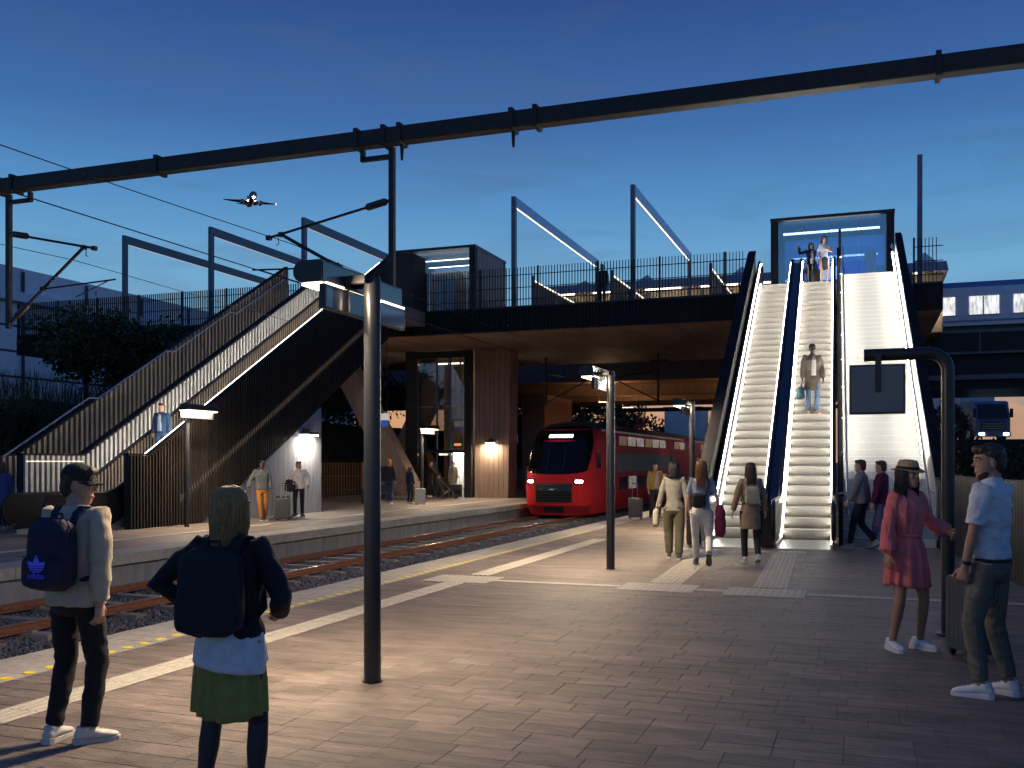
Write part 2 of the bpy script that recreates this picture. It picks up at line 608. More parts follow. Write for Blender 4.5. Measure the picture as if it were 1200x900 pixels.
def scatter_stones(x0, x1, y0, y1, n, size, zb, seed):
    rg = np.random.default_rng(seed)
    base = np.array([(1, 0, 0), (-1, 0, 0), (0, 1, 0), (0, -1, 0), (0, 0, 1), (0, 0, -1)], float)
    tris = np.array([(0, 2, 4), (2, 1, 4), (1, 3, 4), (3, 0, 4), (2, 0, 5), (1, 2, 5), (3, 1, 5), (0, 3, 5)])
    c = np.stack([rg.uniform(x0, x1, n), rg.uniform(y0, y1, n), zb + rg.uniform(-.012, .03, n)], 1)
    sz = size * rg.uniform(.6, 1.3, (n, 1, 1))
    v = base[None] * sz * rg.uniform(.6, 1.15, (n, 6, 1)) + rg.uniform(-.35, .35, (n, 6, 3)) * sz
    a = rg.uniform(0, 6.28, n)
    ca, sa = np.cos(a)[:, None], np.sin(a)[:, None]
    x, y_, z = v[..., 0] * ca - v[..., 1] * sa, v[..., 0] * sa + v[..., 1] * ca, v[..., 2]
    b = rg.uniform(0, 6.28, n)
    cb, sb = np.cos(b)[:, None], np.sin(b)[:, None]
    y2, z2 = y_ * cb - z * sb, y_ * sb + z * cb
    v = np.stack([x, y2, z2], -1) + c[:, None]
    f = tris[None] + (np.arange(n) * 6)[:, None, None]
    return v.reshape(-1, 3), f.reshape(-1, 3)


def npmesh(name, v, f):
    me = bpy.data.meshes.new(name)
    me.vertices.add(len(v))
    me.vertices.foreach_set('co', v.astype(np.float32).ravel())
    k = f.shape[1]
    me.loops.add(f.size)
    me.loops.foreach_set('vertex_index', f.astype(np.int32).ravel())
    me.polygons.add(len(f))
    me.polygons.foreach_set('loop_start', np.arange(0, f.size, k, dtype=np.int32))
    me.update(calc_edges=True)
    return me


v1, f1 = scatter_stones(XF + .02, XE - .02, 3, 16, 33000, 0.038, -0.655, 1)
v2, f2 = scatter_stones(XF + .02, XE - .02, 16, 34, 20000, 0.052, -0.655, 2)
v3, f3 = scatter_stones(XF + .02, XE - .02, 34, 70, 12000, 0.08, -0.66, 3)
bl = link('ballast', npmesh('ballast', np.concatenate([v1, v2, v3]), np.concatenate([f1, f2 + len(v1), f3 + len(v1) + len(v2)])), 'ballast', kind='stuff')
bl['label'] = 'dark grey crushed stone ballast around the rails'
# ------------------------------------------------------------------ footbridge over the track
mat('fascia', (0.020, 0.019, 0.021), rough=0.6, var=0.15, spec=0.2)
mat('deck', (0.22, 0.20, 0.18), rough=0.7, var=0.15, scale=2)
mat('clad_blue', (0.16, 0.165, 0.20), rough=0.5, var=0.12, rnd=0.1)
mat('roof_grey', (0.27, 0.25, 0.27), rough=0.6, var=0.15, scale=1.5)
mat('warm_wall', (0.5, 0.40, 0.28), rough=0.6, var=0.15, scale=1.0)
mat('white_panel', (0.75, 0.75, 0.72), rough=0.5, var=0.06)
glass('pane_clear', (0.84, 0.88, 0.95), alpha=0.14)
glass('pane_blue', (0.55, 0.74, 1.0), alpha=0.26)
glass('pane_dark', (0.62, 0.62, 0.64), alpha=0.12)
ZD, ZS, YB0, YB1 = 8.05, 7.1, 37.2, 51.0
mat('led_faint', (1, .95, .9), emit=.35, ecol=(.9, .9, 1.0), var=0)
fb = thing('footbridge', 'dark slatted footbridge crossing above the track', 'footbridge')
MB().box(-40, 2.7, YB0 + 0.08, YB1, ZS + 0.02, ZD).build('deck', 'deck', fb)
sof = MB()
for i in range(18):
    x0 = -40 + i * 42.7 / 18
    sof.box(x0 + .01, x0 + 42.7 / 18 - .01, YB0 + 0.1, YB0 + 6.9, ZS - .02, ZS + .015)
    sof.box(x0 + .01, x0 + 42.7 / 18 - .01, YB0 + 6.94, YB1, ZS - .02, ZS + .015)
sof.build('soffit_panel', 'concrete_soffit', fb, kind='stuff')
MB().box(-40, 2.7, YB0 + 0.02, YB0 + 0.078, ZS, ZD + 0.03).build('edge_girder', 'fascia', fb)
MB().box(-40, 2.7, YB0 - 0.06, YB0 + 0.018, ZD - 0.02, ZD + 0.045).build('edge_strip', 'black_metal', fb)
fs = MB().box(-.016, .016, YB0 - .05, YB0 + .02, ZS - .05, ZD - .022).mesh('fascia_slat')
x = -22.4
while x < -4.2:
    link('fascia_slat', fs, 'dark_slat', fb, loc=(x, 0, 0))
    x += 0.135
x = -40
while x < -22.6:
    link('fascia_slat', fs, 'dark_slat', fb, loc=(x, 0, 0))
    x += 0.2
rs = MB().box(-.012, .012, YB0 - .03, YB0 + .03, ZD + .046, ZD + 1.62).mesh('railing_slat')
for a, b in ((-40, -22.9), (-17.4, -4.05), (1.75, 2.7)):
    n = int((b - a) / 0.122)
    for i in range(n):
        link('railing_slat', rs, 'dark_slat', fb, loc=(a + i * 0.122, 0, 0))
    for z in (ZD + .30, ZD + .78, ZD + 1.30):
        MB().box(a, b, YB0 - .012, YB0 + .012, z, z + .03).build('railing_rail', 'black_metal', fb)
    k = int((b - a) / 2.5) + 1
    for i in range(k):
        MB().box(a + i * 2.5 - .035, a + i * 2.5 + .035, YB0 + .032, YB0 + .10, ZD, ZD + 1.66).build('railing_post', 'black_metal', fb)
# rear railing of plain panels
MB().box(-40, 2.7, YB1 - .1, YB1 - .04, ZD, ZD + 1.1).build('rear_parapet', 'dark_panel', fb)
# landings that meet the escalators
MB().box(-4.15, -.78, 36.02, YB0 + .06, ZS + .35, ZD).build('landing', 'deck', fb)
MB().box(-.779, 1.6, 34.86, YB0 + .06, ZS + .35, ZD - .002).build('landing', 'deck', fb)
MB().box(-19.83, -17.4, 33.36, YB0 + .06, ZS + .35, ZD).build('landing', 'deck', fb)
MB().box(-22.3, -19.831, 34.46, YB0 + .06, ZS + .35, ZD - .002).build('landing', 'deck', fb)


def portal(x, label, full=True):
    t = thing('light_portal', label, 'light portal', (x, 0, ZD), 0, 'light portals on the footbridge')
    MB().cbox(-.085, .085, YB0 + .14, YB0 + .38, 0, 4.6, .008).build('post', 'portal_steel', t)
    if full:
        MB().cbox(-.085, .085, YB1 - .38, YB1 - .14, 0, 4.6, .008).build('post', 'portal_steel', t)
        bmo = MB().box(-.083, .083, YB0 + .382, YB1 - .382, 4.2, 4.598).build('beam', 'portal_beam' if x > -20 else 'portal_steel', t)
        MB().box(-.03, .03, YB0 + .5, YB1 - .5, 4.182, 4.199).build('light_strip', 'led_portal' if x > -20 else 'led_faint', bmo)
    return t


portal(-33.5, 'leftmost light portal on the footbridge, rising behind the trees')
portal(-28.5, 'light portal second from left, behind the left escalator top')
portal(-23.5, 'light portal beside the top landing of the left escalators')
portal(-13.5, 'light portal just right of the glass lift head on the bridge')
portal(-8.5, 'light portal nearest to the right-hand escalators, left of them')
mst = MB().cbox(-.085, .085, YB0 + .14, YB0 + .36, 0, 4.65, .008).build('lighting_mast', 'portal_steel', loc=(1.95, 0, ZD))
tag(mst, 'lone tall dark mast beside the top of the bright stairs', 'mast')

# wind screens standing across the deck
for k, (x, lab) in enumerate(((-13.0, 'low wind screen with lit top rail right of glass lift head'), (-9.6, 'low wind screen with lit top rail mid bridge'), (-5.6, 'low wind screen with lit top rail close to right escalators'))):
    t = thing('wind_screen', lab, 'wind screen', (x, 0, ZD), 0, 'wind screens on the bridge deck')
    MB().box(-.03, .03, 38.4, 44.6, 0, 1.25).build('panel', 'dark_panel', t)
    for yy in (38.36, 41.5, 44.6):
        MB().box(-.06, .06, yy, yy + .1, 0, 1.5).build('post', 'portal_steel', t)
    MB().box(-.05, .05, 38.47, 44.58, 1.26, 1.31).build('light_rail', 'led_portal', t)

# low concourse building along the far side of the deck
mat('led_fill', (1, .85, .6), emit=26, ecol=(1.0, .78, .5), var=0)
cb = thing('concourse_building', 'low grey-roofed concourse with warm light strip along the bridge', 'building')
MB().box(-16.6, 3.7, YB1 + .4, YB1 + 3.5, ZD, ZD + 2.80).build('wall', 'warm_wall', cb)
MB().prism([(YB1 - .6, ZD + 2.82), (YB1 + 4.0, ZD + 2.82), (YB1 + 4.0, ZD + 3.5), (YB1 + .6, ZD + 3.5)], -17, 3.9, 'x').build('roof', 'roof_grey', cb)
for i in range(7):
    x0 = -16.6 + i * 2.9
    MB().box(x0, x0 + 1.9, YB1 - .5, YB1 - .42, ZD + 2.76, ZD + 2.817).build('light_strip', 'led_soft', cb)
    MB().box(x0 + .3, x0 + 2.4, YB1 + .36, YB1 + .4, ZD + .25, ZD + 1.9).build('window', 'pane_clear', cb)
    MB().box(x0 + .1, x0 + 2.7, YB1 + .02, YB1 + .08, ZD + 1.0, ZD + 1.06).build('hidden_fill_strip', 'led_fill', cb)  # unseen strip behind the parapet, added to light the wall
    MB().box(x0 - .1, x0 + .06, YB1 + .3, YB1 + .39, ZD, ZD + 2.80).build('mullion', 'portal_steel', cb)


def glass_box(name, label, x0, x1, y0, y1, z0, z1, pane, right_panel=True, col=.28):
    t = thing(name, label, 'lift', (x0, y0, z0))
    W, D, Hh = x1 - x0, y1 - y0, z1 - z0
    MB().cbox(0, col, 0, col, 0, Hh, .01).build('corner_post', 'dark_panel', t)
    MB().cbox(W - col, W, 0, col, 0, Hh, .01).build('corner_post', 'dark_panel', t)
    MB().box(0, col, D - col, D, 0, Hh).build('corner_post', 'dark_panel', t)
    MB().box(W - col, W, D - col, D, 0, Hh).build('corner_post', 'dark_panel', t)
    MB().box(-.02, W + .02, -.02, D + .02, Hh + .002, Hh + .11).build('roof', 'black_metal', t)
    n = 4
    for i in range(n):
        a = col + (W - 2 * col) * i / n
        b = col + (W - 2 * col) * (i + 1) / n
        MB().box(a + .006, b - .006, .10, .12, .05, Hh - .02).build('pane', pane, t)
        MB().box(a + .006, b - .006, D - .12, D - .10, .05, Hh - .02).build('pane', pane, t)
    if right_panel:
        n = 14
        sm = MB().box(W - .06, W, 0, (D - 2 * col) / n - .03, 0, Hh - .002).mesh('cladding_slat')
        for i in range(n):
            link('cladding_slat', sm, 'clad_blue', t, loc=(0, col + (D - 2 * col) * i / n + .015, 0))
        MB().box(W - .10, W - .062, col, D - col, 0, Hh - .002).build('side_wall', 'dark_panel', t)
    MB().box(.03, .05, col, D - col, .05, Hh - .02).build('pane', pane, t)
    return t


g1 = glass_box('glass_lift', 'glass lift head with slatted side on the bridge behind railing', -19.6, -15.7, 38.6, 42.4, ZD, 11.0, 'pane_clear')
MB().box(1.2, 2.4, 1.6, 2.9, .05, 2.3).build('lift_car', 'white_panel', g1)
MB().box(1.3, 1.75, 1.57, 1.595, .1, 2.1).build('car_door', 'steel', g1)
MB().box(1.8, 2.3, 1.57, 1.595, .1, 2.1).build('car_door', 'steel', g1)
for yy in (1.2, 2.6):
    MB().box(.5, 3.4, yy, yy + .08, 2.74, 2.76).build('ceiling_light', 'led_soft', g1)
MB().box(.35, 3.5, 3.2, 3.26, .05, 2.7).build('rear_lining', 'white_panel', g1)
g2 = glass_box('glass_shelter', 'blue-glazed shelter at the head of the right escalators', -3.35, 1.15, 38.9, 42.6, ZD, 11.1, 'pane_blue')
MB().box(.4, 1.1, 3.2, 3.25, 1.75, 2.15).build('notice_board', 'white_panel', g2)
MB().box(.4, 4.0, 1.0, 1.12, 2.72, 2.78).build('ceiling_light', 'led_soft', g2)
MB().box(3.45, 3.9, 3.1, 3.15, 1.2, 2.3).build('notice_board', 'white_panel', g2)
mat('screen_blue', (0.01, 0.015, 0.30), rough=0.3, emit=0.5, ecol=(0.02, 0.03, 0.55), var=0)
bs = thing('information_counter', 'deep blue counter with white screen inside the glazed shelter', 'counter', (-1.0, 40.6, ZD))
MB().cbox(-.9, 1.15, 0, .35, 0, 1.62, .02).build('body', 'screen_blue', bs)
mat('screen_white', (0.9, 0.9, 0.92), emit=1.1, ecol=(0.9, 0.95, 1.0), var=0)
MB().box(-.62, .22, -.03, -.005, .95, 1.48).build('screen', 'screen_white', bs)
MB().box(-.9, 1.15, -.04, .36, 1.622, 1.66).build('top', 'white_panel', bs)

# ------------------------------------------------------------------ piers, struts and the lift lobby under the bridge


def boarded_pier(name, label, x0, x1, y0, y1, z0, z1, n, m='concrete_pier', flare=0.0):
    """concrete pier cast in vertical boards: board faces stand proud of the joints"""
    t = thing(name, label, 'pier', ((x0 + x1) / 2, y0, z0))
    W, D, H_ = (x1 - x0) / 2, y1 - y0, z1 - z0
    MB().hexa([(-W + .02, .02, 0), (W - .02, .02, 0), (W - .02, D - .02, 0), (-W + .02, D - .02, 0), (-W + .02, .02, H_), (W + flare - .02, .02, H_), (W + flare - .02, D - .02, H_), (-W + .02, D - .02, H_)]).build('core', m, t)
    for i in range(n):
        a, b = -W + 2 * W * i / n, -W + 2 * W * (i + 1) / n
        q = 1 + flare / (2 * W)
        a2, b2 = -W + (a + W) * q, -W + (b + W) * q
        dz = random.uniform(-.012, .006)
        for zz0, zz1 in ((0, H_ * .62), (H_ * .62 + .012, H_ - .003)):
            f0, f1 = zz0 / H_, zz1 / H_
            p = lambda lo, hi, f: lo + (hi - lo) * f
            g_ = .008
            MB().hexa([(p(a, a2, f0) + g_, dz, zz0), (p(b, b2, f0) - g_, dz, zz0), (p(b, b2, f0) - g_, .02, zz0), (p(a, a2, f0) + g_, .02, zz0),
                       (p(a, a2, f1) + g_, dz, zz1), (p(b, b2, f1) - g_, dz, zz1), (p(b, b2, f1) - g_, .02, zz1), (p(a, a2, f1) + g_, .02, zz1)]).build('board', m, t)
    k = max(3, int(D / (2 * W / n)))
    for i in range(k):
        a, b = D * i / k + .008, D * (i + 1) / k - .008
        dx = random.uniform(-.004, .012)
        MB().hexa([(W - .021, a, 0), (W + dx, a, 0), (W + dx, b, 0), (W - .021, b, 0), (W + flare - .021, a, H_), (W + flare + dx, a, H_), (W + flare + dx, b, H_), (W + flare - .021, b, H_)]).build('board', m, t)
    return t


boarded_pier('bridge_pier', 'boarded reddish concrete pier carrying a lit wall lamp beside the glass lobby', -17.35, -15.65, 42.6, 43.7, 0, ZS - .03, 7, flare=.12)
boarded_pier('bridge_pier', 'boarded concrete pier beyond, partly hidden by the red train cab', -20.2, -18.7, 57.5, 63.5, -.8, 5.95, 6)


def wall_lamp(label, x, y, z, rz, m_led='led_warm', wdt=.42, power=22, col=WARM):
    t = thing('wall_lamp', label, 'wall lamp', (x, y, z), rz)
    MB().cbox(-wdt / 2, wdt / 2, -.28, 0, .0, .09, .012).build('housing', 'black_metal', t)
    MB().box(-wdt / 2 + .02, wdt / 2 - .02, -.26, -.02, -.05, -.002).build('diffuser', m_led, t)
    MB().box(-wdt / 4, wdt / 4, -.03, .0, .092, .20).build('bracket', 'black_metal', t)
    a = arealight('lamp_glow', (0, -.14, -.06), (0, 0, 0), wdt * .8, .2, power, col, t)
    return t


wall_lamp('small lit lamp on the reddish concrete bridge pier', -16.5, 42.585, 2.62, 0, power=90)

for (p0, p1, lab) in (((-23.6, 40.5, 7.05), (-19.9, 41.2, 0), 'slanting concrete strut left of the glass lift lobby'), ((-24.2, 46.5, 0), (-20.2, 46.0, 7.05), 'slanting concrete strut behind the glass lift lobby')):
    t = thing('bridge_strut', lab, 'strut', (p1[0], p1[1], 0))
    q0, q1 = Vector(p0) - Vector(t.location), Vector(p1) - Vector(t.location)
    m = MB()
    m.hexa([(q1.x - .6, q1.y - .4, q1.z), (q1.x + .6, q1.y - .4, q1.z), (q1.x + .6, q1.y + .4, q1.z), (q1.x - .6, q1.y + .4, q1.z),
            (q0.x - .6, q0.y - .4, q0.z), (q0.x + .6, q0.y - .4, q0.z), (q0.x + .6, q0.y + .4, q0.z), (q0.x - .6, q0.y + .4, q0.z)])
    m.build('shaft', 'concrete_pier', t)
    MB().box(q1.x - .8, q1.x + .8, q1.y - .6, q1.y + .6, 0, .12).build('base', 'concrete', t) if p1[2] == 0 else MB().box(q0.x - .8, q0.x + .8, q0.y - .6, q0.y + .6, 0, .12).build('base', 'concrete', t)

lb = thing('lift_lobby', 'tall glass lift lobby with lit doorway under the footbridge', 'lift lobby', (-20.9, 42.4, 0))
MB().box(0, .62, 0, .5, 0, 7.05).build('column', 'dark_panel', lb)
MB().box(3.1, 3.45, 0, .3, 0, 7.05).build('column', 'dark_panel', lb)
MB().box(.62, 3.1, .06, .2, 2.16, 2.30).build('transom', 'black_metal', lb)
MB().box(.62, 3.1, .06, .2, 6.7, 7.05).build('transom', 'black_metal', lb)
for i, (a, b) in enumerate(((.63, 1.6), (1.66, 2.3), (2.36, 3.09))):
    for z0, z1 in ((2.31, 4.35), (4.39, 6.69)):
        MB().box(a, b, .10, .12, z0, z1).build('pane', 'pane_dark', lb)
    if i < 2:
        MB().box(b, b + .06, .06, .18, 0, 6.7).build('mullion', 'portal_steel', lb)
    if i < 2:
        MB().box(a, b, .10, .12, .02, 2.15).build('pane', 'pane_dark', lb)
MB().box(.62, 3.4, 3.2, 3.3, 0, 7.05).build('rear_wall', 'concrete_pier', lb)
for x0 in (1.62, 2.26):
    MB().box(x0, x0 + .07, 1.4, 1.5, 0, 6.9).build('lift_guide', 'steel', lb)
for z0 in (1.2, 2.5, 3.8, 5.1, 6.3):
    MB().box(1.62, 2.33, 1.42, 1.48, z0, z0 + .08).build('guide_tie', 'steel', lb)
# lit doorway: white lined lift car
MB().box(2.38, 2.46, .16, 1.5, 0, 2.14).build('car_wall', 'white_panel', lb)
MB().box(3.0, 3.08, .16, 1.5, 0, 2.14).build('car_wall', 'white_panel', lb)
MB().box(2.46, 3.0, 1.42, 1.5, 0, 2.14).build('car_wall', 'white_panel', lb)
MB().box(2.46, 3.0, .2, 1.4, 2.06, 2.12).build('car_light', 'led_white', lb)
MB().box(.8, 2.2, 1.9, 2.0, 6.6, 6.66).build('ceiling_light', 'led_warm', lb)  # this strip and the next are added to brighten the lobby inside
MB().box(.8, 2.2, 2.2, 2.3, 2.05, 2.12).build('ceiling_light', 'led_warm', lb)
mat('led_red', (1, .15, .1), emit=1.5, ecol=(1, .15, .08), var=0)
MB().box(2.55, 2.9, .07, .095, 2.5, 2.58).build('floor_indicator', 'led_red', lb)


def bar_fence(name, label, x0, x1, y, z0, h, pitch, m, cat='fence'):
    t = thing(name, label, cat, (x0, y, z0))
    W = x1 - x0
    bar = MB().box(-.009, .009, -.009, .009, .06, h).mesh('bar')
    for i in range(int(W / pitch) + 1):
        link('bar', bar, m, t, loc=(i * pitch, 0, 0))
    for z in (.05, h * .35, h * .68, h):
        MB().box(0, W, -.014, .014, z, z + .022).build('cross_bar', m, t)
    k = max(1, round(W / 2.2))
    for i in range(k + 1):
        MB().box(i * W / k - .03, i * W / k + .03, .015, .075, 0, h + .06).build('post', m, t)
    return t


mat('corten', (0.21, 0.085, 0.04), rough=0.7, var=0.2)
bar_fence('mesh_fence', 'rust brown bar fence right of the lit concrete wedge', -23.6, -19.0, 34.6, 0, 1.65, .13, 'corten')
bar_fence('mesh_fence', 'rust brown bar fence behind the bridge pier near the red train', -18.6, -13.3, 53.5, 0, 1.6, .15, 'corten')
rm = MB().prism([(-15.6, 0), (-13.6, 0), (-15.6, 1.5)], 44.9, 52, 'y').build('concrete_ramp', 'concrete_board')
tag(rm, 'pale sloping concrete wedge beside the pier foot near red train', 'wedge')

# ------------------------------------------------------------------ railway viaduct beyond
va = thing('railway_viaduct', 'broad concrete railway viaduct behind the footbridge', 'viaduct')
mat('viaduct_face', (0.16, 0.165, 0.20), rough=0.7, var=0.2, scale=1)
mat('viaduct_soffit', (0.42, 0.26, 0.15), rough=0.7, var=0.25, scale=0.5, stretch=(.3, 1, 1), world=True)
MB().box(-46, 0.5, 55.0, 55.6, 6.45, 8.4).build('edge_beam', 'viaduct_face', va)
MB().box(-46, 0.5, 55.61, 74, 6.75, 8.3).build('slab', 'viaduct_soffit', va)
for yy in (61.5, 67.5, 73):
    MB().box(-46, 0.5, yy, yy + .9, 6.05, 6.748).build('cross_girder', 'concrete_pier', va)
MB().box(.6, 70, 54.6, 62, 5.45, 7.2).build('box_girder', 'dark_panel', va)
MB().box(.6, 70, 54.2, 62.4, 7.21, 8.45).build('deck_edge', 'viaduct_face', va)
for i in range(24):
    MB().box(.9 + i * 2.4, 3.2 + i * 2.4, 54.16, 54.198, 7.35, 8.3).build('parapet_panel', 'dark_panel', va)
MB().box(.6, 70, 54.1, 54.19, 5.9, 6.15).build('cable_tray', 'viaduct_face', va)
MB().box(14, 16.4, 56, 60.5, -.85, 5.44).build('pier', 'viaduct_face', va)
for x0 in (-30.0, -9.5):
    pass
# fill lamps added below the slab to put a warm glow on the soffit
for k, (x0, y0) in enumerate(((-15.0, 58.2), (-6.0, 58.2), (-15, 64.5), (-6, 64.5))):
    t = thing('soffit_fill', 'small warm lamp added below the viaduct to light its soffit, ' + ('near left', 'near right', 'far left', 'far right')[k] + ' of four', 'lamp', (x0, y0, 5.3))
    MB().cbox(-.4, .4, -.08, .08, 0, .1, .01).build('housing', 'black_metal', t)
    for sx in (-.35, .35):
        MB().tube([(sx, 0, .1), (sx, 0, 1.445)], .012, 6).build('hanger', 'black_metal', t)
    MB().box(-.36, .36, -.06, .06, .101, .12).build('diffuser', 'led_warm', t)
    arealight('lamp_glow', (0, 0, .16), (R(180), 0, 0), .7, .1, 70, (1.0, .56, .27), t)
# ------------------------------------------------------------------ escalators and stairs
TAN = math.tan(R(30))
mat('step_metal', (0.50, 0.47, 0.42), rough=0.5, metal=0.0, var=0.1, scale=20)
mat('step_edge', (0.62, 0.60, 0.55), rough=0.4, var=0.05)
mat('stair_stone', (0.62, 0.60, 0.55), rough=0.6, var=0.06, scale=6)
mat('stair_nosing', (0.80, 0.78, 0.74), rough=0.5, var=0.03)
mat('beige_panel', (0.46, 0.43, 0.38), rough=0.5, var=0.08)
mat('gloss_deck', (0.02, 0.025, 0.045), rough=0.12, var=0.05, spec=0.8)
mat('skirt', (0.62, 0.62, 0.60), rough=0.3, metal=0.6, var=0.05)
mat('led_esc', (1, 1, 1), emit=33, ecol=(1.0, 0.94, 0.84), var=0)
mat('led_stair', (1, 1, 1), emit=62, ecol=(1.0, 0.96, 0.88), var=0)
mat('led_dim2', (1, 1, 1), emit=6, ecol=(1.0, .92, .8), var=0)
mat('led_dim', (1, 1, 1), emit=2.2, ecol=(1.0, 0.80, 0.56), var=0)
mat('led_slat', (1, 1, 1), emit=42, ecol=(1.0, 0.94, 0.84), var=0)


def incline(y, y0):
    return max(0.0, (y - y0) * TAN)


def path(y0, h, ytop, ya, yb, zt, n=8):
    """handrail line: flat, slope, flat, softened at the bends"""
    pts = [(ya, h), (y0 - .45, h)]
    for k in range(n + 1):
        y = y0 - .35 + k * .9 / n
        t = (y - (y0 - .35)) / .9
        pts.append((y, h + .55 * TAN * t * t))
    ye = ytop - .35
    pts.append((ye, h + (ye - y0) * TAN))
    for k in range(1, n + 1):
        t = k / n
        y = ye + .8 * t
        pts.append((y, h + (ye - y0) * TAN + TAN * .8 * (t - t * t / 2)))
    last = pts[-1][1]
    pts.append((yb, last))
    return pts


def escalator(label, loc, rz, x0, x1, y0, zt, led='led_esc', led_sides=(1, 1), panel='dark_panel', bal=.95, nearx=None, group='escalators', ybot=-1.0, rail_fills=(1, 1)):
    t = thing('escalator', label, 'escalator', loc, rz, group)
    ytop = y0 + zt / TAN
    n = round(zt / (.4 * TAN))
    rise = zt / n
    run = rise / TAN
    W = x1 - x0
    prof = [(0.0, -.012), (.010, 0.0), (.396, 0.0), (.396, -.15), (.128, -.238), (.078, -.185), (.038, -.125), (.012, -.065)]
    sm = MB().prism(prof, x0 + .012, x1 - .012, 'x')
    k = 26
    for i in range(k):          # tread cleats
        a = x0 + .02 + (W - .04) * i / k
        sm.box(a, a + .016, .03, .38, .0, .006)
    sm = sm.mesh('step')
    ed = MB().box(x0 + .014, x1 - .014, .0, .022, .0005, .004).mesh('step_edge')
    for i in range(n):
        s = link('step', sm, 'step_metal', t, loc=(0, y0 + run * i, rise * (i + 1)))
        link('step_edge', ed, 'step_edge', s)
    MB().box(x0, x1, ybot, y0 - .02, -.01, .012).build('comb_plate', 'skirt', t)
    MB().box(x0, x1, y0 + run * n, ytop + 1.6, zt - .05, zt + .012).build('comb_plate', 'skirt', t)
    for s, xs in ((-1, x0), (1, x1)):
        yb, ye = ybot + .1, ytop + 1.1
        pts = path(y0, bal, ytop, yb, ye, zt)
        low = path(y0, .06, ytop, yb, ye, zt)
        # skirt and balustrade panel follow the slope
        for nm, lo, hi, xa, xb, m in (('skirt', -.16, .10, xs, xs + s * .03, 'skirt'), ('balustrade', .10, bal - .03, xs + s * .045, xs + s * .075, panel)):
            mb = MB()
            for (p, q) in zip(pts[:-1], pts[1:]):
                b0, b1 = p[1] - bal, q[1] - bal
                mb.hexa([(xa, p[0], b0 + lo), (xb, p[0], b0 + lo), (xb, q[0], b1 + lo), (xa, q[0], b1 + lo), (xa, p[0], b0 + hi), (xb, p[0], b0 + hi), (xb, q[0], b1 + hi), (xa, q[0], b1 + hi)])
            mb.build(nm, m, t)
        xm = xs + s * .06
        cy = (pts[0][1] + .10) / 2 - .05
        rad = (bal - .2) / 2
        rail = [(xm, yb - rad * math.sin(a), bal - rad + rad * math.cos(a)) for a in [math.pi * k / 8 for k in range(8, 0, -1)]]
        rail += [(xm, p[0], p[1]) for p in pts]
        zt2 = pts[-1][1]
        rail += [(xm, ye + rad * math.sin(a), zt2 - rad + rad * math.cos(a)) for a in [math.pi * k / 8 for k in range(1, 9)]]
        hr = MB().tube(rail, .045, 10, flat=.62).build('handrail', 'rubber', t, smooth=True)
        for (yy, zz, sg) in ((yb, bal, -1), (ye, zt2, 1)):
            nb = MB()
            poly = [(yy, zz - .04)] + [(yy + sg * (rad - .03) * math.sin(a), zz - rad + (rad - .03) * math.cos(a)) for a in [math.pi * k / 8 for k in range(0, 9)]] + [(yy, zz - 2 * rad + .03)]
            nb.prism(poly, xs + s * .045, xs + s * .075, 'x')
            nb.build('newel_panel', panel, t)
        if led_sides[(s + 1) // 2]:
            lm = MB()
            for (p, q) in list(zip(pts[:-1], pts[1:]))[1:-1]:
                b0, b1 = p[1] - bal, q[1] - bal
                xa, xb = xs + s * .012, xs + s * .044
                lm.hexa([(xa, p[0], b0 + .101), (xb, p[0], b0 + .101), (xb, q[0], b1 + .101), (xa, q[0], b1 + .101), (xa, p[0], b0 + .135), (xb, p[0], b0 + .135), (xb, q[0], b1 + .135), (xa, q[0], b1 + .135)])
            lm.build('light_strip', 'led_white', t)
        if rail_fills[(s + 1) // 2]:  # strips added below the handrails for even light on the steps
            lm = MB()
            for (p, q) in list(zip(pts[:-1], pts[1:]))[1:-1]:
                xa, xb = xs - s * .004, xs + s * .03
                lm.hexa([(xa, p[0], p[1] - .10), (xb, p[0], p[1] - .10), (xb, q[0], q[1] - .10), (xa, q[0], q[1] - .10), (xa, p[0], p[1] - .075), (xb, p[0], p[1] - .075), (xb, q[0], q[1] - .075), (xa, q[0], q[1] - .075)])
            lm.build('rail_light', led, t)
    # truss below the steps
    poly = [(ybot, -.012), (y0 + .3, -.30), (ytop + .1, zt - .75), (ytop + .1, zt - 1.5), (y0 + 1.9, 0.0), (y0 + 1.0, -.02)]
    poly = [(y0 + .9, .02), (ytop, zt - .5), (ytop, zt - 1.05), (y0 + 2.0, .02)]
    MB().prism(poly, x0 - .02, x1 + .02, 'x').build('truss', 'dark_panel', t)
    return t


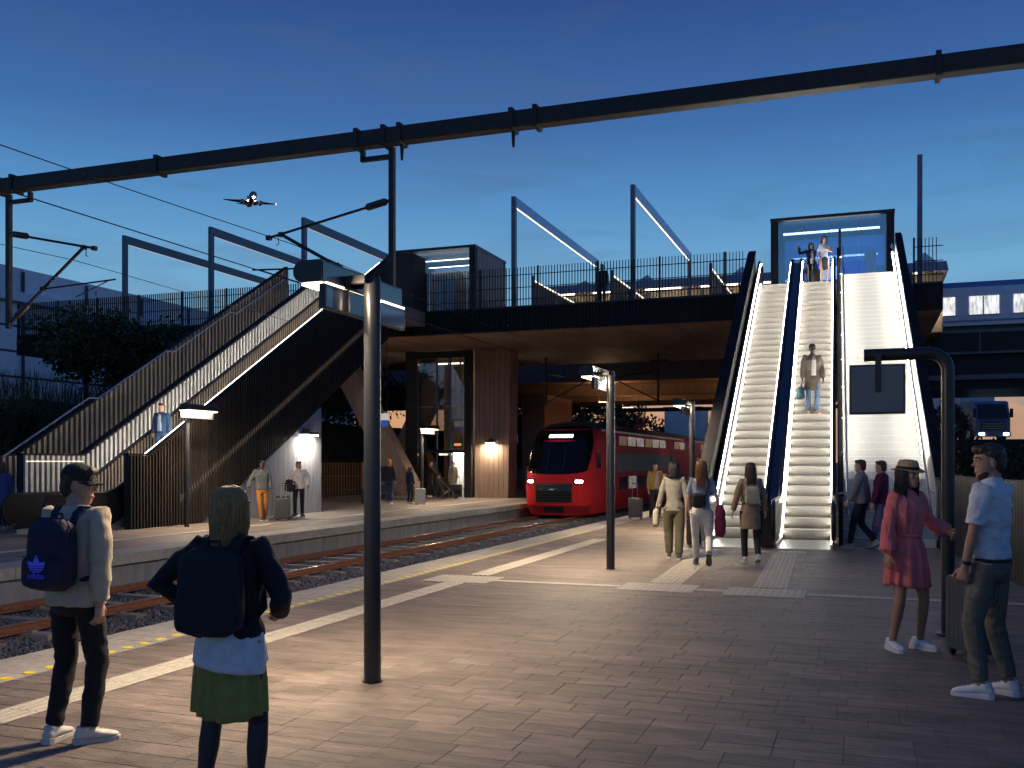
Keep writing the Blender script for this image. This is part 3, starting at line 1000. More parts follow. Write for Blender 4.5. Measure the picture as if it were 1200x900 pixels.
def incline_wall(name, label, loc, rz, x0, x1, ya, yflat, zflat, yend, thick, slat_x=None, pitch=.12, slat_m='dark_slat', core_m='dark_panel', cap=None, cat='wall', yfoot=None, tip=0.0, slat_side=1, slat_d=.05, slat_w=.05):
    """parapet wall that climbs at 30 degrees; thick = height of the sloping part"""
    t = thing(name, label, cat, loc, rz)
    top = lambda y: zflat + max(0, (y - yflat)) * TAN
    ze = top(yend)
    bot = lambda y: max(0.0, top(y) - thick if y > yflat else 0.0)
    y_low = yflat + (thick - zflat) / TAN
    poly = [(ya, 0), (ya, zflat), (yflat, zflat), (yend, ze), (yend + tip, ze - thick * .75), (yend + tip, ze - thick), (yend, ze - thick), (max(y_low, yflat), 0)]
    MB().prism(poly, x0, x1, 'x').build('core', core_m, t)
    if cap:
        MB().hexa([(x0 - .02, yflat, zflat + .002), (x1 + .02, yflat, zflat + .002), (x1 + .02, yend, ze + .002), (x0 - .02, yend, ze + .002), (x0 - .02, yflat, zflat + .05), (x1 + .02, yflat, zflat + .05), (x1 + .02, yend, ze + .05), (x0 - .02, yend, ze + .05)]).build('coping', cap, t)
        MB().box(x0 - .02, x1 + .02, ya - .01, yflat - .002, zflat + .002, zflat + .05).build('coping', cap, t)
    for xf, sd in (slat_x or ()):
        xa, xb = (xf, xf + sd * slat_d)
        y = ya + .02
        full = None
        while y < yend - .04:
            if bot(y) > 0:
                if full is None:
                    h0 = top(0 + yflat) - thick
                    b = [(xa, 0, -thick), (xb, 0, -thick), (xb, slat_w, -thick + slat_w * TAN), (xa, slat_w, -thick + slat_w * TAN), (xa, 0, -.005), (xb, 0, -.005), (xb, slat_w, -.005 + slat_w * TAN), (xa, slat_w, -.005 + slat_w * TAN)]
                    full = MB().hexa(b).mesh('slat')
                link('slat', full, slat_m, t, loc=(0, y, top(y)))
            else:
                z0, z1 = top(y), top(y + slat_w)
                MB().hexa([(xa, y, .01), (xb, y, .01), (xb, y + slat_w, .01), (xa, y + slat_w, .01), (xa, y, z0 - .005), (xb, y, z0 - .005), (xb, y + slat_w, z1 - .005), (xa, y + slat_w, z1 - .005)]).build('slat', slat_m, t)
            y += pitch
    return t


def strip_slope(parent, x0, x1, ya, za, yb, dz, m, name='light_strip'):
    zb = za + (yb - ya) * TAN
    return MB().hexa([(x0, ya, za), (x1, ya, za), (x1, yb, zb), (x0, yb, zb), (x0, ya, za + dz), (x1, ya, za + dz), (x1, yb, zb + dz), (x0, yb, zb + dz)]).build(name, m, parent)


def staircase(label, loc, rz, x0, x1, y0, zt, led_x, m='stair_stone', led='led_stair', led_from=2.0):
    t = thing('staircase', label, 'staircase', loc, rz)
    n = round(zt / .168)
    rise = zt / n
    run = rise / TAN
    sm = MB().box(x0, x1, 0, run + .02, -rise - .05, 0).mesh('step')
    nm = MB().box(x0 + .01, x1 - .01, -.012, .035, -.012, .003).mesh('nosing')
    for i in range(n):
        s = link('step', sm, m, t, loc=(0, y0 + run * i, rise * (i + 1)))
        link('nosing', nm, 'stair_nosing', s)
    MB().prism([(y0 + .6, .02), (y0 + run * n, zt - .36), (y0 + run * n, zt - 1.0), (y0 + 1.8, .02)], x0, x1, 'x').build('carriage', 'dark_panel', t)
    for xl, s in led_x:
        pts = [(xl, y0 + .3, 1.0), (xl, y0 + run * n, 1.0 + zt), (xl, y0 + run * n + .6, 1.0 + zt)]
        hr = MB().tube([(xl, y0 - .1, .62)] + pts, .024, 8).build('handrail', 'steel', t, smooth=True)
        for k in range(10):
            yy = y0 + .5 + k * 1.45
            MB().tube([(xl, yy, (yy - y0) * TAN + .82), (xl + s * .10, yy, (yy - y0) * TAN + .80)], .012, 6).build('bracket', 'steel', hr)
        strip_slope(t, xl - .015, xl + .015, y0 + led_from, led_from * TAN + .70, y0 + run * n, .02, led)
    return t


# right-hand group on the near platform
RL, RZ = (0.0, 20.7, 0.0), R(1.4)
escalator('right-hand bank: leftmost escalator, empty, climbing to the bridge', RL, RZ, -3.05, -2.02, 1.35, ZD, led_sides=(1, 1), group='escalators of the right bank')
escalator('right-hand bank: escalator beside the bright stairs, man riding down', RL, RZ, -1.60, -0.60, 1.35, ZD, led_sides=(1, 1), group='escalators of the right bank')
mdl = thing('escalator_median', 'glossy dark median between the two right-hand escalators', 'median', RL, RZ)
pp = path(1.35, .82, 1.35 + ZD / TAN, -.8, 1.35 + ZD / TAN + 1.0, ZD)
mb = MB()
for p, q in zip(pp[:-1], pp[1:]):
    mb.hexa([(-1.925, p[0], p[1] - .8), (-1.695, p[0], p[1] - .8), (-1.695, q[0], q[1] - .8), (-1.925, q[0], q[1] - .8), (-1.925, p[0], p[1] + .02), (-1.695, p[0], p[1] + .02), (-1.695, q[0], q[1] + .02), (-1.925, q[0], q[1] + .02)])
mb.build('cover', 'gloss_deck', mdl)
lw = incline_wall('escalator_flank', 'tall black slatted wall on the left flank of the right-hand escalators', RL, RZ, -3.42, -3.20, -.35, 1.0, 1.32, 14.6, 2.75, slat_x=((-3.42, -1),), pitch=.13, cap='coping_black', tip=.35)
dv = incline_wall('escalator_flank', 'narrow black dividing wall between escalator and bright stairs', RL, RZ, -.44, -.36, -.25, .8, 1.02, 14.9, 1.9, cap='coping_black', tip=.1)
rw = incline_wall('stair_flank', 'pale lined wall with dark top on the right of the bright stairs', RL, RZ, 1.44, 1.60, -.15, .6, 1.35, 14.7, 2.7, slat_x=((1.60, 1),), pitch=.16, core_m='dark_panel', cap='coping_black', tip=.3)
strip_slope(rw, 1.405, 1.438, .3, .05, 14.6, 1.12, 'beige_panel', 'lining_panel')
staircase('wide brilliantly lit stairs right of the escalators', RL, RZ, -.355, 1.40, .15, ZD, ((-.27, -1), (1.30, 1)))
pst = MB().cbox(-.045, .045, -.045, .045, 0, 1.75, .006).build('sign_post', 'black_metal', loc=(-.72, 35.4, ZD))
tag(pst, 'slim black post at the top between escalator and stairs', 'post')

# left-hand group on the far platform
LL = (-17.4, 19.6, 0.0)
nw = incline_wall('escalator_flank', 'large dark slatted flank wall of the left escalators facing the track', LL, 0, -.16, -.02, 0, .8, 1.88, 14.2, 3.05, slat_x=((-.02, 1),), pitch=.115, cap='coping_black', slat_w=.055, slat_d=.06)
strip_slope(nw, -.020, -.008, 1.9, .62, 14.0, .16, 'led_dim', 'lit_band')  # glowing strip added behind the slats, stands in for a lit diagonal band
strip_slope(nw, -.30, -.20, .85, 1.875, 14.0, .03, 'led_dim2')
strip_slope(nw, -.185, -.17, .85, 1.88, 14.0, .045, 'beige_panel', 'lining')
lesc = escalator('left-hand escalator on the far platform with rider in blue', LL, 0, -1.55, -.42, -.2, ZD, led_sides=(0, 0), rail_fills=(0, 1), panel='coping_black', bal=.95, ybot=-2.1, group='escalators on the far platform')  # near-side handrail strip is unseen, added to light the steps and slats
for i in range(110):
    y_ = .25 + i * .125
    MB().hexa([(-1.597, y_, (y_ + .2) * TAN + .13), (-1.58, y_, (y_ + .2) * TAN + .13), (-1.58, y_ + .06, (y_ + .26) * TAN + .13), (-1.597, y_ + .06, (y_ + .26) * TAN + .13),
               (-1.597, y_, (y_ + .2) * TAN + .88), (-1.58, y_, (y_ + .2) * TAN + .88), (-1.58, y_ + .06, (y_ + .26) * TAN + .88), (-1.597, y_ + .06, (y_ + .26) * TAN + .88)]).build('balustrade_slat', 'bronze_slat', lesc)
dw = incline_wall('escalator_flank', 'brightly lit slatted wall between left escalator and its stairs', LL, 0, -2.42, -2.22, -1.2, .8, 1.88, 14.2, 2.2, slat_x=((-2.22, 1),), pitch=.17, slat_m='grey_slat', cap='coping_black', slat_w=.085, slat_d=.06)
strip_slope(dw, -1.73, -1.68, .9, .70, 13.8, .03, 'led_slat')
MB().box(-2.159, -2.145, -1.15, .7, 1.725, 1.735).build('light_strip', 'led_dim', dw)
fw = incline_wall('stair_flank', 'outer slatted wall with stepped handrail at far left', LL, 0, -4.72, -4.6, -3.5, .8, 1.88, 14.2, 2.6, slat_x=((-4.60, 1),), pitch=.2, slat_m='bronze_slat', cap='coping_black', slat_w=.09, slat_d=.05)
hp = []
y = .2
z = .95 + .9
for k in range(4):
    hp += [(-4.42, y, z), (-4.42, y + 3.1, z + 3.1 * TAN)]
    y, z = y + 3.1 + .35, z + 3.1 * TAN
hp2 = MB().tube(hp, .028, 8).build('handrail', 'steel', fw, smooth=True)
strip_slope(fw, -2.50, -2.44, .9, 1.35, 13.8, .03, 'led_white')  # unseen strip behind the divider, added to light the far slats
staircase('dim stairs beside the left escalator on the far platform', LL, 0, -4.5, -2.45, .9, ZD, (), m='stair_stone')
cw = MB().prism([(2.95, 0), (9.3, 3.60), (9.3, 0)], -4.4, -.05, 'x').build('concrete_wedge', 'concrete_board', loc=LL)
tag(cw, 'triangular board-marked concrete wall under the left escalators, lit by lamp', 'wall')
wl = wall_lamp('bright lamp on the concrete wedge wall behind the waiting men', -17.44, 27.9, 2.62, R(90), m_led='led_white', wdt=.75, power=95, col=(1.0, .90, .76))
lbk = MB().box(-18.6, -17.35, 35.9, 37.1, ZD, ZD + 2.25)
lo = lbk.build('landing_screen', 'dark_panel')
tag(lo, 'black screen block at the top landing of left escalators', 'screen')
# ------------------------------------------------------------------ platform lamp posts with sign boxes
mat('sign_glass', (0.012, 0.02, 0.05), rough=0.08, var=0.0, spec=1.0, coat=0.6)
mat('lamp_under', (0.8, 0.7, 0.55), emit=9, ecol=WARM, var=0)
mat('bolt', (0.08, 0.08, 0.08), rough=0.6, var=0.1)


def lamp_post(label, x, y, power, h=3.17, screen=False, flip=1, cat_group='lamp posts with sign boxes'):
    t = thing('lamp_post', label, 'lamp post', (x, y, 0), 0, cat_group)
    MB().tube([(0, 0, 0), (0, 0, h - .03), (0, 0, h)], [.067, .067, .058], 20).build('pole', 'black_metal', t, smooth=True)
    MB().tube([(0, 0, 0), (0, 0, .012)], .078, 20).build('base_collar', 'black_metal', t, smooth=True)
    f = flip
    # lamp body: long box with rounded outer edge, running along the platform
    prof = [(-.17, 3.06), (-.17, 3.225), (-.33, 3.225)] + [(-.33 - .0825 * math.sin(a), 3.1425 + .0825 * math.cos(a)) for a in [math.pi * k / 8 for k in range(1, 8)]] + [(-.33, 3.06)]
    prof = [(f * a, b) for a, b in prof]
    body = MB().prism(prof, -.48, .86, 'y').build('lamp_body', 'black_metal', t)
    MB().box(min(-f * .36, -f * .20), max(-f * .36, -f * .20), -.44, .82, 3.045, 3.059).build('diffuser', 'lamp_under', body)
    MB().box(min(-f * .172, -f * .168), max(-f * .172, -f * .168) , -.46, .84, 3.08, 3.21).build('gloss_band', 'sign_glass', body).location.x = f * .003
    bx = MB().cbox(min(-f * .19, -f * .14), max(-f * .19, -f * .14), -.48, .86, 2.86, 3.045, .004).build('sign_box', 'black_metal', t)
    MB().box(min(-f * .1395, -f * .1375), max(-f * .1395, -f * .1375), -.46, .84, 2.875, 3.03).build('sign_face', 'sign_glass', bx)
    for yy in (-.1, .1):
        MB().box(min(-f * .17, 0), max(-f * .17, 0), yy - .03, yy + .03, 3.10, 3.16).build('bracket', 'black_metal', t)
    for yy in (-.4, -.1, .3, .7):
        MB().tube([(-f * .16, yy, 3.05), (-f * .16, yy, 3.062)], .012, 8).build('bolt', 'bolt', t)
    arealight('lamp_glow', (-f * .30, .19, 3.04), (0, 0, 0), .20, 1.25, power, WARM, t)
    # lit slot between lamp body and sign, towards the platform side
    for ya, yb in ((-.46, -.20), (.22, .84)):
        MB().box(min(-f * .150, -f * .136), max(-f * .150, -f * .136), ya, yb, 3.046, 3.058).build('lit_slot', 'led_soft', t)
        arealight('slot_glow', (-f * .128, (ya + yb) / 2, 3.052), (0, -f * R(76), 0), .02, yb - ya, power * .20 * (yb - ya), WARM, t)
    return t


lamp_post('black lamp post with sign box nearest the camera on the brick paving', -3.6, 6.72, 225)
lamp_post('black lamp post with sign box standing before the red train', -3.78, 15.05, 230)
lamp_post('black lamp post partly hidden by left flank of right escalators', -3.86, 23.4, 240)
lamp_post('black lamp post beyond, hidden behind the right escalators', -3.9, 31.8, 280)
lamp_post('slim lamp post with sign before the dark slatted wall, far platform', -16.75, 21.0, 190, h=3.0, flip=-1)
lamp_post('slim lamp post on the far platform before the glass lobby', -17.0, 36.0, 200, h=3.0, flip=-1)

# ------------------------------------------------------------------ bent sign gate with hanging screen
gt = thing('hanging_screen_post', 'black bent post with hanging dark screen beside the couple', 'sign post', (0.80, 10.43, 0))
arc = [(0, 0, 0), (0, 0, 2.62)]
for k in range(1, 9):
    a = math.pi / 2 * k / 8
    arc.append((-.18 * (1 - math.cos(a)), 0, 2.62 + .18 * math.sin(a)))
arc += [(-.78, 0, 2.80)]
MB().tube(arc, .062, 16).build('post', 'black_metal', gt, smooth=True)
MB().tube([(0, 0, 0), (0, 0, .025)], .11, 18).build('base_collar', 'black_metal', gt)
MB().box(-.675, -.615, -.09, -.055, 2.42, 2.80).build('hanger', 'black_metal', gt)
scb = MB().cbox(-.92, -.39, -.052, .03, 2.20, 2.70, .008).build('screen_housing', 'black_metal', gt)
MB().box(-.90, -.41, -.0545, -.0525, 2.22, 2.68).build('screen_face', 'sign_glass', scb)

# ------------------------------------------------------------------ slatted fence along the right edge of the platform
mat('fence_slat', (0.060, 0.052, 0.044), rough=0.5, var=0.15, rnd=0.25)
fe = thing('slat_fence', 'tall dark vertical slat fence along the right side of the platform', 'fence', (1.5, 19.6, 0))
dx, dy = 3.05 - 1.5, 4.0 - 19.6
ln = math.hypot(dx, dy)
fe.rotation_euler = (0, 0, math.atan2(dy, dx))
fsm = MB().box(0, .034, -.02, .02, .06, 1.47).mesh('slat')
nn = int(ln / .075)
for i in range(nn):
    link('slat', fsm, 'fence_slat', fe, loc=(i * .075, 0, 0))
for z in (.2, 1.25):
    MB().box(0, ln, .021, .05, z, z + .05).build('rail', 'black_metal', fe)
for i in range(9):
    MB().box(i * ln / 8 - .03, i * ln / 8 + .03, .051, .11, 0, 1.45).build('post', 'black_metal', fe)

# ------------------------------------------------------------------ overhead line: portal beam, droppers, arms and wires
YC = 19.8
mat('beam_dark', (0.030, 0.027, 0.026), rough=0.6, var=0.35, scale=5, bump=0.1, bscale=30)
mat('insulator', (0.06, 0.045, 0.04), rough=0.35, var=0.1)
pb = thing('catenary_portal', 'long dark catenary portal beam spanning the tracks against the sky', 'catenary portal', (0, YC, 0))
zb = 8.97
MB().cbox(-29, 7.5, -.17, .17, zb, zb + .36, .03).build('beam', 'beam_dark', pb)
MB().cbox(-28.9, -28.5, -.2, .2, -.85, zb - .005, .03).build('mast', 'beam_dark', pb)
MB().cbox(6.9, 7.3, -.2, .2, -.05, zb - .005, .03).build('mast', 'beam_dark', pb)
for x in (-21.9, -21.35, -16.6, -10.95, -10.25, -9.85, -7.15, -6.6, 1.35):
    MB().box(x - .05, x + .05, -.21, .21, zb - .05, zb + .42).build('clamp', 'beam_dark', pb)
for x in (-9.85, -7.15):
    MB().tube([(x, 0, zb - .05), (x, 0, zb - .38)], [.05, .03], 8).build('stub', 'beam_dark', pb)


def dropper(label, x, d, zbot, zarm, reach):
    t = thing('cantilever_arm', label, 'cantilever', (x, YC, 0), 0, 'overhead line cantilevers')
    MB().cbox(-.065, .065, -.065, .065, zbot, zb - .06, .01).build('drop_tube', 'beam_dark', t)
    MB().box(min(-.02, d * .75), max(.02, d * .75), -.05, .05, zb - .32, zb - .22).build('hanger_bracket', 'beam_dark', t)
    MB().box(d * .75 - .05, d * .75 + .05, -.05, .05, zb - .318, zb - .06).build('hanger_strap', 'beam_dark', t)
    e1 = (d * reach, 0, zarm - .35)
    MB().tube([(d * .07, 0, zarm + .25), e1], .032, 8).build('top_tube', 'beam_dark', t, smooth=True)
    MB().tube([(d * .12, 0, zarm + .24), (d * .18, 0, zarm + .232), (d * .62, 0, zarm + .147), (d * .68, 0, zarm + .136)], [.045, .085, .085, .045], 12).build('insulator', 'insulator', t, smooth=True)
    e2 = (d * (reach - .35), 0, zarm - .30)
    MB().tube([(d * .07, 0, zbot + .18), e2], .042, 8).build('strut_tube', 'beam_dark', t, smooth=True)
    q = Vector(e2) - Vector((d * .07, 0, zbot + .18))
    a0 = Vector((d * .07, 0, zbot + .18))
    MB().tube([a0 + q * .06, a0 + q * .09, a0 + q * .22, a0 + q * .25], [.05, .09, .09, .05], 12).build('insulator', 'insulator', t, smooth=True)
    k0 = a0 + q * .45
    MB().tube([k0, (k0.x + d * 2.4, 0, k0.z + .10)], .022, 8).build('registration_tube', 'beam_dark', t, smooth=True)
    MB().tube([(k0.x + d * 2.2, 0, k0.z + .09), (k0.x + d * 1.1, 0, k0.z - .28)], .014, 6).build('steady_arm', 'beam_dark', t)
    for p in (e1, e2, tuple(k0)):
        MB().cbox(p[0] - .06, p[0] + .06, -.06, .06, p[2] - .055, p[2] + .055, .012).build('fitting', 'beam_dark', t)
    MB().tube([(e1[0] - d * .25, 0, e1[2] + .03), (e1[0] - d * .28, 0, e1[2] - .16), (e1[0] - d * .2, 0, e1[2] - .2)], .012, 6).build('wire_hook', 'beam_dark', t)
    return t


dropper('hanging cantilever arms above the near track, right of the aeroplane', -10.1, -1, 5.35, 7.45, 3.3)
dropper('hanging cantilever arms at the far left edge of the picture', -21.6, 1, 5.3, 7.6, 2.9)
for k, (x, z0, lab, pts) in enumerate(((-12.6, 6.85, 'upper messenger wire over the near track', None), (-12.45, 5.92, 'lower contact wire over the near track', None), (-19.2, 6.95, 'overhead wire at far left above the escalator foot', None))):
    P_ = []
    for i in range(49):
        yy = -30 + i * (66.0 / 48)
        s_ = abs(((yy - YC) % 30) - 15) / 15
        P_.append((x, yy, z0 - (.25 * (1 - s_ * s_) if k != 1 else 0)))
    o = MB().tube(P_, .010 if k != 1 else .012, 5).build('overhead_wire', 'beam_dark')
    tag(o, lab, 'wire', 'overhead wires')
# second beam and arms seen under the bridge
pb2 = thing('catenary_portal', 'thin distant catenary beam seen low under the viaduct', 'catenary portal', (0, 76, 0))
MB().box(-26, 1, -.15, .15, 5.7, 6.0).build('beam', 'beam_dark', pb2)
MB().box(-25.9, -25.6, -.15, .15, -.85, 5.69).build('mast', 'beam_dark', pb2)
MB().box(.6, .9, -.15, .15, -.85, 5.69).build('mast', 'beam_dark', pb2)
for k, (x, yy, d) in enumerate(((-15.2, 47.0, 1), (-9.4, 47.0, -1))):
    t = thing('cantilever_arm', ('small cantilever under the footbridge left of centre', 'small cantilever under the footbridge nearer the escalators')[k], 'cantilever', (x, yy, 0), 0, 'overhead line cantilevers')
    MB().box(-.05, .05, -.05, .05, 4.6, ZS - .03).build('drop_tube', 'beam_dark', t)
    MB().tube([(d * .05, 0, 6.2), (d * 2.6, 0, 5.85)], .03, 6).build('top_tube', 'beam_dark', t)
    MB().tube([(d * .3, 0, 6.165), (d * .8, 0, 6.096)], .075, 8).build('insulator', 'insulator', t)
    MB().tube([(d * .05, 0, 4.75), (d * 2.3, 0, 5.88)], .035, 6).build('strut_tube', 'beam_dark', t)
    MB().box(-.35, .5, -.04, .04, ZS - .45, ZS - .37).build('hanger_bracket', 'beam_dark', t)

# small signs under the bridge
mat('sign_white', (0.75, 0.75, 0.74), rough=0.4, emit=0.25, ecol=(0.9, 0.9, 1.0), var=0)
mat('sign_blue', (0.03, 0.09, 0.45), rough=0.4, emit=0.12, ecol=(0.1, 0.25, 0.9), var=0)
ws_ = thing('hanging_sign', 'small hanging sign, white above blue, left of the glass lobby', 'sign', (-19.95, 38.2, 0))
MB().box(-.26, .26, -.03, .03, 3.56, 3.86).build('white_panel', 'sign_white', ws_)
MB().box(-.26, .26, -.03, .03, 3.27, 3.555).build('blue_panel', 'sign_blue', ws_)
for sx in (-.2, .2):
    MB().tube([(sx, 0, 3.861), (sx, 0, ZS - .021)], .012, 6).build('rod', 'black_metal', ws_)
bsn = thing('platform_sign', 'small blue sign on a post beyond the boarded pier', 'sign', (-18.85, 52.2, 0))
MB().tube([(0, 0, 0), (0, 0, 3.35)], .04, 8).build('post', 'black_metal', bsn)
MB().box(-.28, .28, -.06, -.041, 2.8, 3.3).build('panel', 'sign_blue', bsn)
# ------------------------------------------------------------------ red double-deck train
mat('train_red', (0.78, 0.034, 0.040), rough=0.5, var=0.06, spec=0.08)
mat('train_dark_red', (0.34, 0.012, 0.018), rough=0.5, var=0.06)
mat('train_grey', (0.30, 0.27, 0.25), rough=0.6, spec=0.2, var=0.08)
mat('train_roof', (0.06, 0.06, 0.07), rough=0.5, var=0.2)
mat('train_light', (0.62, 0.60, 0.62), rough=0.35, var=0.05)
mat('windscreen', (0.006, 0.006, 0.007), rough=0.1, var=0, spec=0.35)
mat('head_led', (1, 1, 1), emit=30, ecol=(1.0, 0.95, 0.85), var=0)
mat('dest_led', (1, 1, 1), emit=9, ecol=(1.0, 0.88, 0.62), var=0)
mat('window_lit', (0.35, 0.33, 0.30), rough=0.3, spec=0.3, emit=0.30, ecol=(1.0, 0.9, 0.75), var=0.7, scale=3, evar=True)
mat('window_dark', (0.02, 0.022, 0.028), rough=0.15, var=0, spec=0.4)


def lerp_tab(tab, z):
    for (z0, a), (z1, b) in zip(tab[:-1], tab[1:]):
        if z <= z1:
            t = max(0, min(1, (z - z0) / (z1 - z0)))
            t = t * t * (3 - 2 * t) * .35 + t * .65
            return a + (b - a) * t
    return tab[-1][1]


TWt = [(-.40, 1.22), (.1, 1.36), (1.2, 1.38), (2.5, 1.36), (3.0, 1.26), (3.25, 1.02), (3.42, .62)]
TFt = [(-.40, .22), (.1, .04), (.6, 0), (1.05, .06), (1.3, .18), (2.1, .62), (2.7, 1.05), (3.05, 1.45), (3.25, 1.95), (3.42, 2.9)]
tr = thing('commuter_train', 'red double-deck train with black windscreen arriving under the bridge', 'train', (XT, 36.3, 0))
TL = 46.0


def tsurf(a, z, off=0.0):
    """a: -90..90 degrees round the nose"""
    wv, fv = lerp_tab(TWt, z) + off, lerp_tab(TFt, z)
    sa, ca = math.sin(R(a)), math.cos(R(a))
    e = 2 / 3.0
    nd = 1.15
    return (wv * math.copysign(abs(sa) ** e, sa), fv + nd - (nd + off) * abs(ca) ** e, z)


angs = [-90 + 180 * i / 44 for i in range(45)]
zs = [-.40, -.25, -.05, .15, .35, .6, .85, 1.05, 1.2, 1.35, 1.6, 1.85, 2.1, 2.4, 2.7, 2.9, 3.05]


def ring(z):
    w_ = lerp_tab(TWt, z)
    return [(-w_, TL, z)] + [tsurf(a, z) for a in angs] + [(w_, TL, z)]


m = MB()
m.loft([ring(z) for z in zs], caps=True, close=True)
body = m.build('body', 'train_red', tr, smooth=True)
MB().loft([ring(z) for z in (3.052, 3.15, 3.25, 3.32, 3.38, 3.42)], caps=True).build('roof', 'train_roof', tr, smooth=True)


def patch(name, m_, a0, a1, z0, z1, off, parent=tr, na=18, nz=12, shape=None):
    us = [a0 + (a1 - a0) * i / na for i in range(na + 1)]
    vs = [z0 + (z1 - z0) * j / nz for j in range(nz + 1)]
    fn = (lambda a, z: tsurf(shape(a, z)[0], shape(a, z)[1], off)) if shape else (lambda a, z: tsurf(a, z, off))
    return MB().grid(fn, us, vs).build(name, m_, parent, smooth='all')


def wshape(a, z):
    t = (z - 1.22) / (3.28 - 1.22)
    return a * (0.86 + .14 * math.sin(math.pi * min(1, t * 1.1))), z + (.14 * (abs(a) / 66) ** 2 * (1 - t))


ws = patch('windscreen', 'windscreen', -66, 66, 1.22, 3.28, .012, shape=wshape, na=26, nz=20)
patch('destination_display', 'dest_led', -13, 13, 2.70, 2.82, .022, parent=ws, na=8, nz=3)
for s in (-1, 1):
    hl = patch('headlight', 'windscreen', s * 27, s * 52, .84, 1.04, .010)
    patch('headlight_lens', 'head_led', s * 30, s * 47, .885, .985, .018, parent=hl, na=6, nz=3)
    patch('wiper', 'black_metal', s * 6, s * 8, 1.4, 2.3, .03, parent=ws, na=1, nz=6)
gr = patch('grille', 'black_metal', -24, 24, .10, .86, .012)
for k in range(6):
    patch('grille_bar', 'windscreen', -22, 22, .17 + k * .11, .20 + k * .11, .026, parent=gr, na=8, nz=1)
patch('lower_valance', 'train_dark_red', -80, 80, -.36, -.02, .03)
patch('coupler_cover', 'black_metal', -10, 10, -.3, -.06, .05, na=6, nz=4)
xs = 1.385
for side in (1, -1):
    for c0 in (0, 23):
        y0 = 2.4 + c0
        sx = lambda a, b: (min(side * a, side * b), max(side * a, side * b))
        if c0 == 0:
            w_ = MB().box(*sx(1.355, xs), 1.5, 2.15, 1.45, 2.15).build('cab_window', 'window_dark', tr)
        dy0 = y0 + .8
        for dy in (dy0, dy0 + 14.5):
            d_ = MB().box(*sx(1.33, xs + .006), dy, dy + 1.5, .05, 2.15).build('door', 'train_red', tr)
            for k in (0, 1):
                MB().box(*sx(xs + .007, xs + .014), dy + .12 + k * .75, dy + .63 + k * .75, 1.05, 2.0).build('door_pane', 'window_dark', d_)
                MB().box(*sx(xs + .007, xs + .03), dy + .68 + k * .09, dy + .71 + k * .09, .8, 1.9).build('door_handle', 'train_light', d_)
        for k in range(9):
            yy = y0 + 3.0 + k * 1.85
            if yy + 1.5 > dy0 + 14.4:
                yy += 2.3
            if yy > c0 + 21.5:
                continue
            MB().box(*sx(1.24, 1.355), yy, yy + 1.5, 2.42, 2.86).build('upper_window', 'window_lit' if k % 3 else 'window_dark', tr)
            MB().box(*sx(1.35, xs + .004), yy, yy + 1.5, .48, 1.05).build('lower_window', 'window_lit' if k % 4 == 1 else 'window_dark', tr)
        MB().box(*sx(1.345, xs + .002), y0 + 2.5, y0 + 15.1, 1.28, 2.10).build('livery_panel', 'train_grey', tr)
        MB().box(*sx(1.1, 1.262), y0 + .4, y0 + 20.0, 2.99, 3.08).build('cornice', 'train_light', tr)
MB().box(-1.30, 1.30, 1.5, TL, -.42, -.401).build('underframe', 'black_metal', tr)
for yy in (4.0, 18.5, 27.0, 41.0):
    for s in (-1, 1):
        MB().tube([(s * .7, yy, -.30), (s * .84, yy, -.30)], .15, 18).build('wheel', 'black_metal', tr)
        MB().tube([(s * .7, yy + 2, -.30), (s * .84, yy + 2, -.30)], .15, 18).build('wheel', 'black_metal', tr)
MB().box(-1.4, 1.4, 24.6, 25.1, -.2, 3.2).build('gangway_bellows', 'rubber', tr)
for s in (-1, 1):
    d = bpy.data.lights.new('headlight_beam', 'SPOT')
    d.energy = 160
    d.spot_size = R(50)
    d.spot_blend = .8
    d.color = (1, .93, .82)
    d.shadow_soft_size = .08
    o = bpy.data.objects.new('headlight_beam', d)
    COL.objects.link(o)
    o.parent = tr
    o.location = (s * .82, -.12, .93)
    o.rotation_euler = (R(80), 0, R(180))

# ------------------------------------------------------------------ silver train up on the viaduct
mat('metro_body', (0.80, 0.78, 0.84), rough=0.4, metal=0.0, var=0.08)
mat('metro_roof', (0.16, 0.22, 0.45), rough=0.35, var=0.1)
mat('metro_lit', (0.9, 0.85, 0.75), emit=0.95, ecol=(1.0, 0.84, 0.62), var=0.75, scale=3, stretch=(2.5, 1, .6), evar=True)
mt = thing('viaduct_train', 'silver train with lit windows crossing the viaduct at right', 'train', (2.95, 55.6, 8.5))
prof = [(0, .35), (-.06, .9), (-.06, 1.9), (0, 2.35), (.25, 2.66), (2.45, 2.66), (2.7, 2.35), (2.76, 1.9), (2.76, .9), (2.7, .35)]
for c0, c1 in ((0, 21.4), (21.9, 43)):
    MB().prism(prof[:4] + prof[6:], c0, c1, 'x').build('car_body', 'metro_body', mt)
    MB().prism([(0, 2.351), (.25, 2.67), (2.45, 2.67), (2.7, 2.351)], c0, c1, 'x').build('roof', 'metro_roof', mt)
    MB().box(c0 + .3, c1 - .3, .3, 2.4, .0, .34).build('underframe', 'black_metal', mt)
for k in range(14):
    x0 = .25 + k * 2.08
    wn = MB().box(x0, x0 + 1.4, -.085, -.062, .90, 1.85).build('window', 'metro_lit', mt)
    MB().box(x0 + .62, x0 + .69, -.095, -.086, .90, 1.85).build('window_bar', 'metro_body', wn)
    MB().box(x0 - .02, x0 + 1.42, -.082, -.063, .86, .899).build('window_sill', 'black_metal', wn)
MB().box(0, 43, -.09, -.061, .55, .62).build('side_stripe', 'metro_roof', mt)

